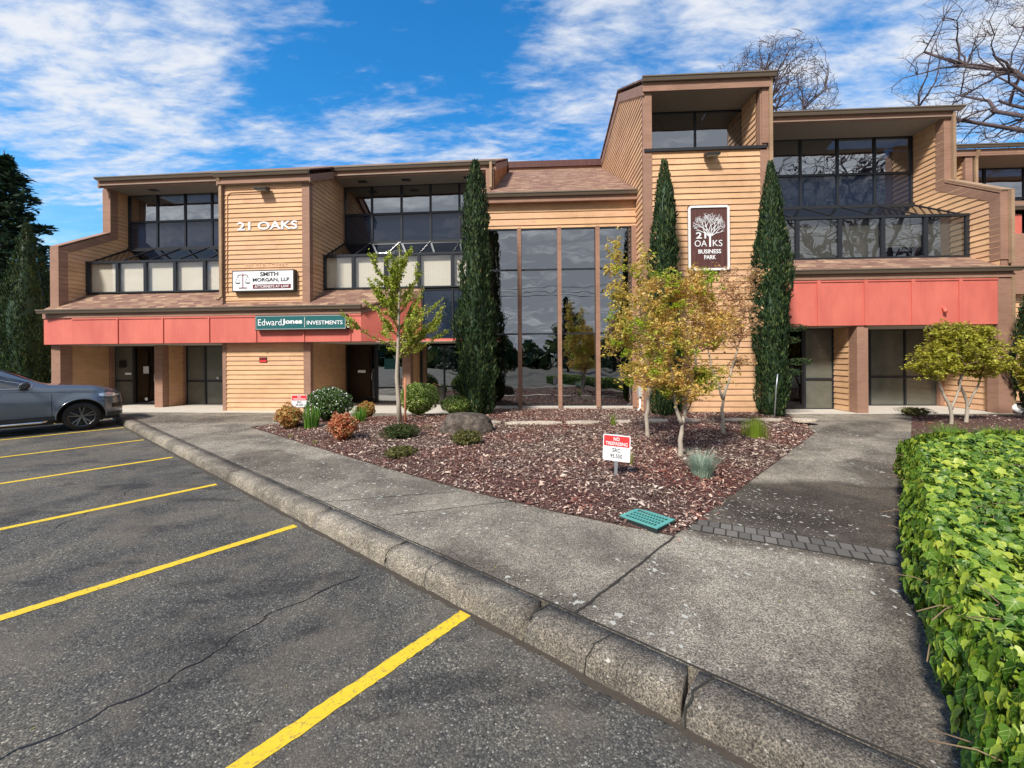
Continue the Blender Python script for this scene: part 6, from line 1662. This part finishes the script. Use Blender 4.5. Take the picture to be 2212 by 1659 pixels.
# ------------------------------------------------------------------ parked SUV
def build_car():
    h = Vector((.632, .775, 0)).normalized()
    e = empty('parked_car', (-12.27, 11.76, 0), 'blue grey SUV parked nose towards the kerb, cut off by the left edge', 'car', rz=math.atan2(h.y, h.x))
    top = [(-4.12, .95), (-4.05, 1.2), (-3.9, 1.5), (-3.5, 1.72), (-2.9, 1.81), (-2.2, 1.835), (-1.75, 1.80), (-1.45, 1.73), (-1.1, 1.55), (-.75, 1.34), (-.58, 1.26), (-.3, 1.24), (.2, 1.20), (.50, 1.14), (.70, 1.06), (.80, .97), (.865, .84), (.885, .70)]
    def itp(tab, x):
        for (x0, z0), (x1, z1) in zip(tab[:-1], tab[1:]):
            if x0 <= x <= x1: return z0 + (z1 - z0) * (x - x0) / (x1 - x0)
        return tab[0][1] if x < tab[0][0] else tab[-1][1]
    belt = [(-4.12, .90), (-3.9, 1.16), (-3.0, 1.20), (-1.0, 1.17), (-.5, 1.14), (.3, 1.09), (.62, 1.0), (.80, .88), (.885, .62)]
    wid = [(-4.12, .62), (-4.0, .82), (-3.7, .93), (-3.2, .965), (-2.0, .96), (-.5, .965), (.25, .965), (.45, .94), (.65, .86), (.78, .74), (.85, .58), (.885, .36)]
    bot = [(-4.12, .55), (-3.9, .40), (-3.5, .34), (.6, .34), (.78, .34), (.885, .42)]
    AX = (0.0, -3.0); AR = .475; WZ = .375
    def zb(x):
        z = itp(bot, x)
        for ax in AX:
            if abs(x - ax) < AR: z = max(z, WZ + math.sqrt(AR ** 2 - (x - ax) ** 2) - .0)
        return z
    def side_y(x, z):
        w_ = itp(wid, x); zs = itp(belt, x); u = (z - .30) / max(.2, zs - .30)
        k = 1 - .035 * (1 - min(1, max(0, u * 2.2))) - .055 * max(0, (u - .55) / .45) ** 1.5
        if u < .45: k += .012 * math.sin(max(0, u) / .45 * math.pi)
        for ax in AX:   # flares
            d = math.hypot(x - ax, z - WZ)
            if d < .62: k += .028 * (1 - abs(d - .49) / .13) if abs(d - .49) < .13 else (.0)
        return w_ * k
    xs = sorted(set([round(v, 4) for v in np.linspace(-4.12, .885, 90)] + [ax + s_ * AR * c for ax in AX for s_ in (-1, 1) for c in (1.0, .995, .97, .92, .85, .75, .6, .4, .2)] + [AX[0], AX[1]]))
    NS, NG, NT = 9, 4, 6
    rows = []
    for x in xs:
        zt = itp(top, x); zs = min(itp(belt, x), zt - .01); z0 = min(zb(x), zs - .02); c = zt - zs; row = []
        for k in range(NS):
            z = z0 + (zs - z0) * k / (NS - 1); row.append((x, side_y(x, z), z))
        ys = row[-1][1]; ye = ys - .27 * min(1, c / .6) - .02 * min(1, c / .1); ze = zt - .07 * min(1, c / .35)
        for k in range(1, NG + 1):
            t = k / NG; row.append((x, ys + (ye - ys) * (t ** 1.15), zs + (ze - zs) * t))
        for k in range(1, NT + 1):
            a = math.pi / 2 * k / NT; row.append((x, ye * math.cos(a) if k < NT else 0, ze + (zt - ze) * math.sin(a)))
        rows.append(row)
    nr = len(rows[0]); body, gl = MB(), MB()
    for sg in (-1, 1):
        vs = [(p[0], p[1] * sg, p[2]) for r_ in rows for p in r_]; fb, fg = [], []
        for i in range(len(rows) - 1):
            xm = (rows[i][0][0] + rows[i + 1][0][0]) / 2
            for j in range(nr - 1):
                f = (i * nr + j, (i + 1) * nr + j, (i + 1) * nr + j + 1, i * nr + j + 1)
                if sg > 0: f = f[::-1]
                zt, zs = itp(top, xm), itp(belt, xm)
                sideglass = NS - 1 <= j < NS - 1 + NG - 0 and -3.75 < xm < -.92 and zt - zs > .24 and j < NS + NG - 2
                wind = j >= NS - 1 + NG and -1.40 < xm < -.62
                (fg if (sideglass or wind) else fb).append(f)
        body.add(vs, fb, True); gl.add(vs, fg, True)
    bd = body.build('body', 'car_paint', e); gl.build('windows', 'car_glass', e)
    # front and rear closing faces
    m = MB()
    for idx in (0, -1):
        P_ = [(p[0], p[1], p[2]) for p in rows[idx]]; Q = [(p[0], -p[1], p[2]) for p in reversed(rows[idx])]
        m.add(P_ + Q[1:], [tuple(range(len(P_) + len(Q) - 1))])
    m.build('bumper', 'car_trim', e)
    def patch(x0, x1, zf0, zf1, sg, off=.006, n=12, k=5):
        m = MB(); vs = []
        for i in range(n + 1):
            x = x0 + (x1 - x0) * i / n; z0, z1 = zf0(x), zf1(x)
            for j in range(k + 1): z = z0 + (z1 - z0) * j / k; vs.append((x, sg * (side_y(x, z) + off), z))
        fs = [(i * (k + 1) + j, (i + 1) * (k + 1) + j, (i + 1) * (k + 1) + j + 1, i * (k + 1) + j + 1) for i in range(n) for j in range(k)]
        m.add(vs, fs if sg < 0 else [f[::-1] for f in fs], True); return m
    for sg in (-1, 1):
        hl = patch(.33, .80, lambda x: .88 + .05 * abs(x - .55) / .24 - .02, lambda x: .985 - .40 * max(0, x - .58) - .14 * max(0, .48 - x), sg, .008)
        hl.build('headlight', 'headlight_glass', e)
        patch(.31, .80, lambda x: .848, lambda x: .862, sg, .006, 10, 1).build('lamp_trim', 'car_trim', e)
        patch(.60, .86, lambda x: .56, lambda x: .68, sg, .006, 8, 2).build('air_inlet', 'black', e)
        patch(.50, .86, lambda x: .35, lambda x: .45, sg, .010, 8, 2).build('bumper_trim', 'car_trim', e)
        patch(-2.52, -.46, lambda x: .34, lambda x: .44, sg, .008, 20, 2).build('sill_trim', 'car_trim', e)
        patch(-.545, -.535, lambda x: .45, lambda x: 1.0, sg, .003, 1, 10).build('door_seam', 'black', e)
        patch(-1.72, -1.71, lambda x: .45, lambda x: 1.04, sg, .003, 1, 10).build('door_seam', 'black', e)
        patch(-3.7, .3, lambda x: itp(belt, x) - .085, lambda x: itp(belt, x) - .078, sg, .003, 40, 1).build('door_seam', 'black', e)
        m = MB(); pts = []
        for i in range(40):
            x = -.90 - i * .07; zs = itp(belt, x); pts.append((x, sg * (side_y(x, zs) + .004), zs + .008))
        m.tube(pts, .012, 6); up = []
        for i in range(14):
            x = -.86 - i * .06; r_ = rows[min(range(len(xs)), key=lambda q: abs(xs[q] - x))]; p = r_[NS + NG - 3]; up.append((x, sg * (p[1] + .006), p[2]))
        m.tube([pts[0]] + up, .011, 6); m.build('chrome_strip', 'chrome', e)
        m = MB(); m.tube([(-2.45, sg * 1.02, .33), (-2.3, sg * 1.06, .31), (-.75, sg * 1.06, .31), (-.6, sg * 1.02, .33)], .028, 10); m.build('side_step', 'chrome', e)
        m = MB(); pts = [Vector((-.98, sg * .90, 1.22)), Vector((-1.0, sg * 1.0, 1.24)), Vector((-1.0, sg * 1.12, 1.26)), Vector((-1.01, sg * 1.22, 1.26))]; m.tube(pts, [.03, .085, .10, .06], 12); m.build('mirror', 'car_trim', e)
        m = MB(); m.tube([(-1.55, sg * .965, 1.04), (-1.56, sg * .99, 1.045), (-1.38, sg * .99, 1.045), (-1.37, sg * .965, 1.04)], .015, 6); m.build('handle', 'chrome', e)
        for ax in AX:
            m = MB(); arc = []
            for k in range(25):
                a = math.pi * (-.04 + 1.08 * k / 24); x = ax + AR * math.cos(a); z = WZ + AR * math.sin(a); arc.append((x, sg * (side_y(x, max(z, .32)) + .0), z))
            m.tube(arc, .018, 6); m.build('arch_lip', 'car_paint', e)
            w = MB(); n = 40
            prof_ = [(.26, -.13), (.33, -.135), (.362, -.12), (.375, -.08), (.377, 0), (.375, .08), (.362, .12), (.33, .135), (.26, .13)]
            cy = sg * .845; vs = []
            for k in range(n):
                a = 2 * math.pi * k / n; vs += [(ax + q * math.cos(a), cy + o_, WZ + q * math.sin(a)) for q, o_ in prof_]
            pn = len(prof_); w.add(vs, [(k * pn + j, k * pn + j + 1, ((k + 1) % n) * pn + j + 1, ((k + 1) % n) * pn + j) for k in range(n) for j in range(pn - 1)], True)
            wh = w.build('wheel', 'tyre', e)
            rm = MB(); yo = cy + sg * .115; ring = lambda q, y_, s: [(ax + q * math.cos(2 * math.pi * k / n), y_, WZ + q * math.sin(2 * math.pi * k / n)) for k in range(n)]
            vs = ring(.272, yo + sg * .012, 0) + ring(.250, yo + sg * .004, 0) + ring(.240, yo - sg * .10, 0)
            rm.add(vs, [(j * n + k, j * n + (k + 1) % n, (j + 1) * n + (k + 1) % n, (j + 1) * n + k) for j in range(2) for k in range(n)], True)
            for k in range(5):
                for dq in (-.13, .13):
                    a = 2 * math.pi * k / 5 + math.pi / 2 + dq * .9; a2 = 2 * math.pi * k / 5 + math.pi / 2 + dq * 1.5
                    rm.beam((ax + .045 * math.cos(a), yo - sg * .035, WZ + .045 * math.sin(a)), (ax + .252 * math.cos(a2), yo - sg * .005, WZ + .252 * math.sin(a2)), .030, .034, up=(0, 1, 0))
            rm.tube([(ax, yo - sg * .05, WZ), (ax, yo - sg * .005, WZ)], .055, 16); rm.build('rim', 'rim', wh)
            dk = MB(); dk.tube([(ax, cy - sg * .02, WZ), (ax, cy + sg * .01, WZ)], .245, 24); dk.build('brake_disc', 'car_trim', wh)
            ln = MB(); vs = []
            for y_ in (sg * .55, sg * .955):
                vs += [(ax + .482 * math.cos(math.pi * k / 16), y_, WZ + .482 * math.sin(math.pi * k / 16)) for k in range(17)]
            ln.add(vs, [(k, k + 1, k + 18, k + 17) for k in range(16)]); ln.add([(ax - .46, sg * .55, .2), (ax + .46, sg * .55, .2), (ax + .46, sg * .55, .85), (ax - .46, sg * .55, .85)], [(0, 1, 2, 3)]); ln.build('arch_liner', 'black', e)
    m = MB(); m.box(-3.9, .8, -.54, .54, .22, .5); m.box(-2.5, -.5, -.9, .9, .22, .36); m.build('underbody', 'black', e)
    m = MB(); m.box(-3.6, -1.0, -.85, .85, .5, .9)
    for x in (-1.75, -2.8):
        for y in (-.4, .4): m.box(x - .12, x + .06, y - .25, y + .25, .9, 1.25); m.box(x - .08, x + .02, y - .12, y + .12, 1.3, 1.48)
    m.build('seats', 'car_trim', e)
build_car()
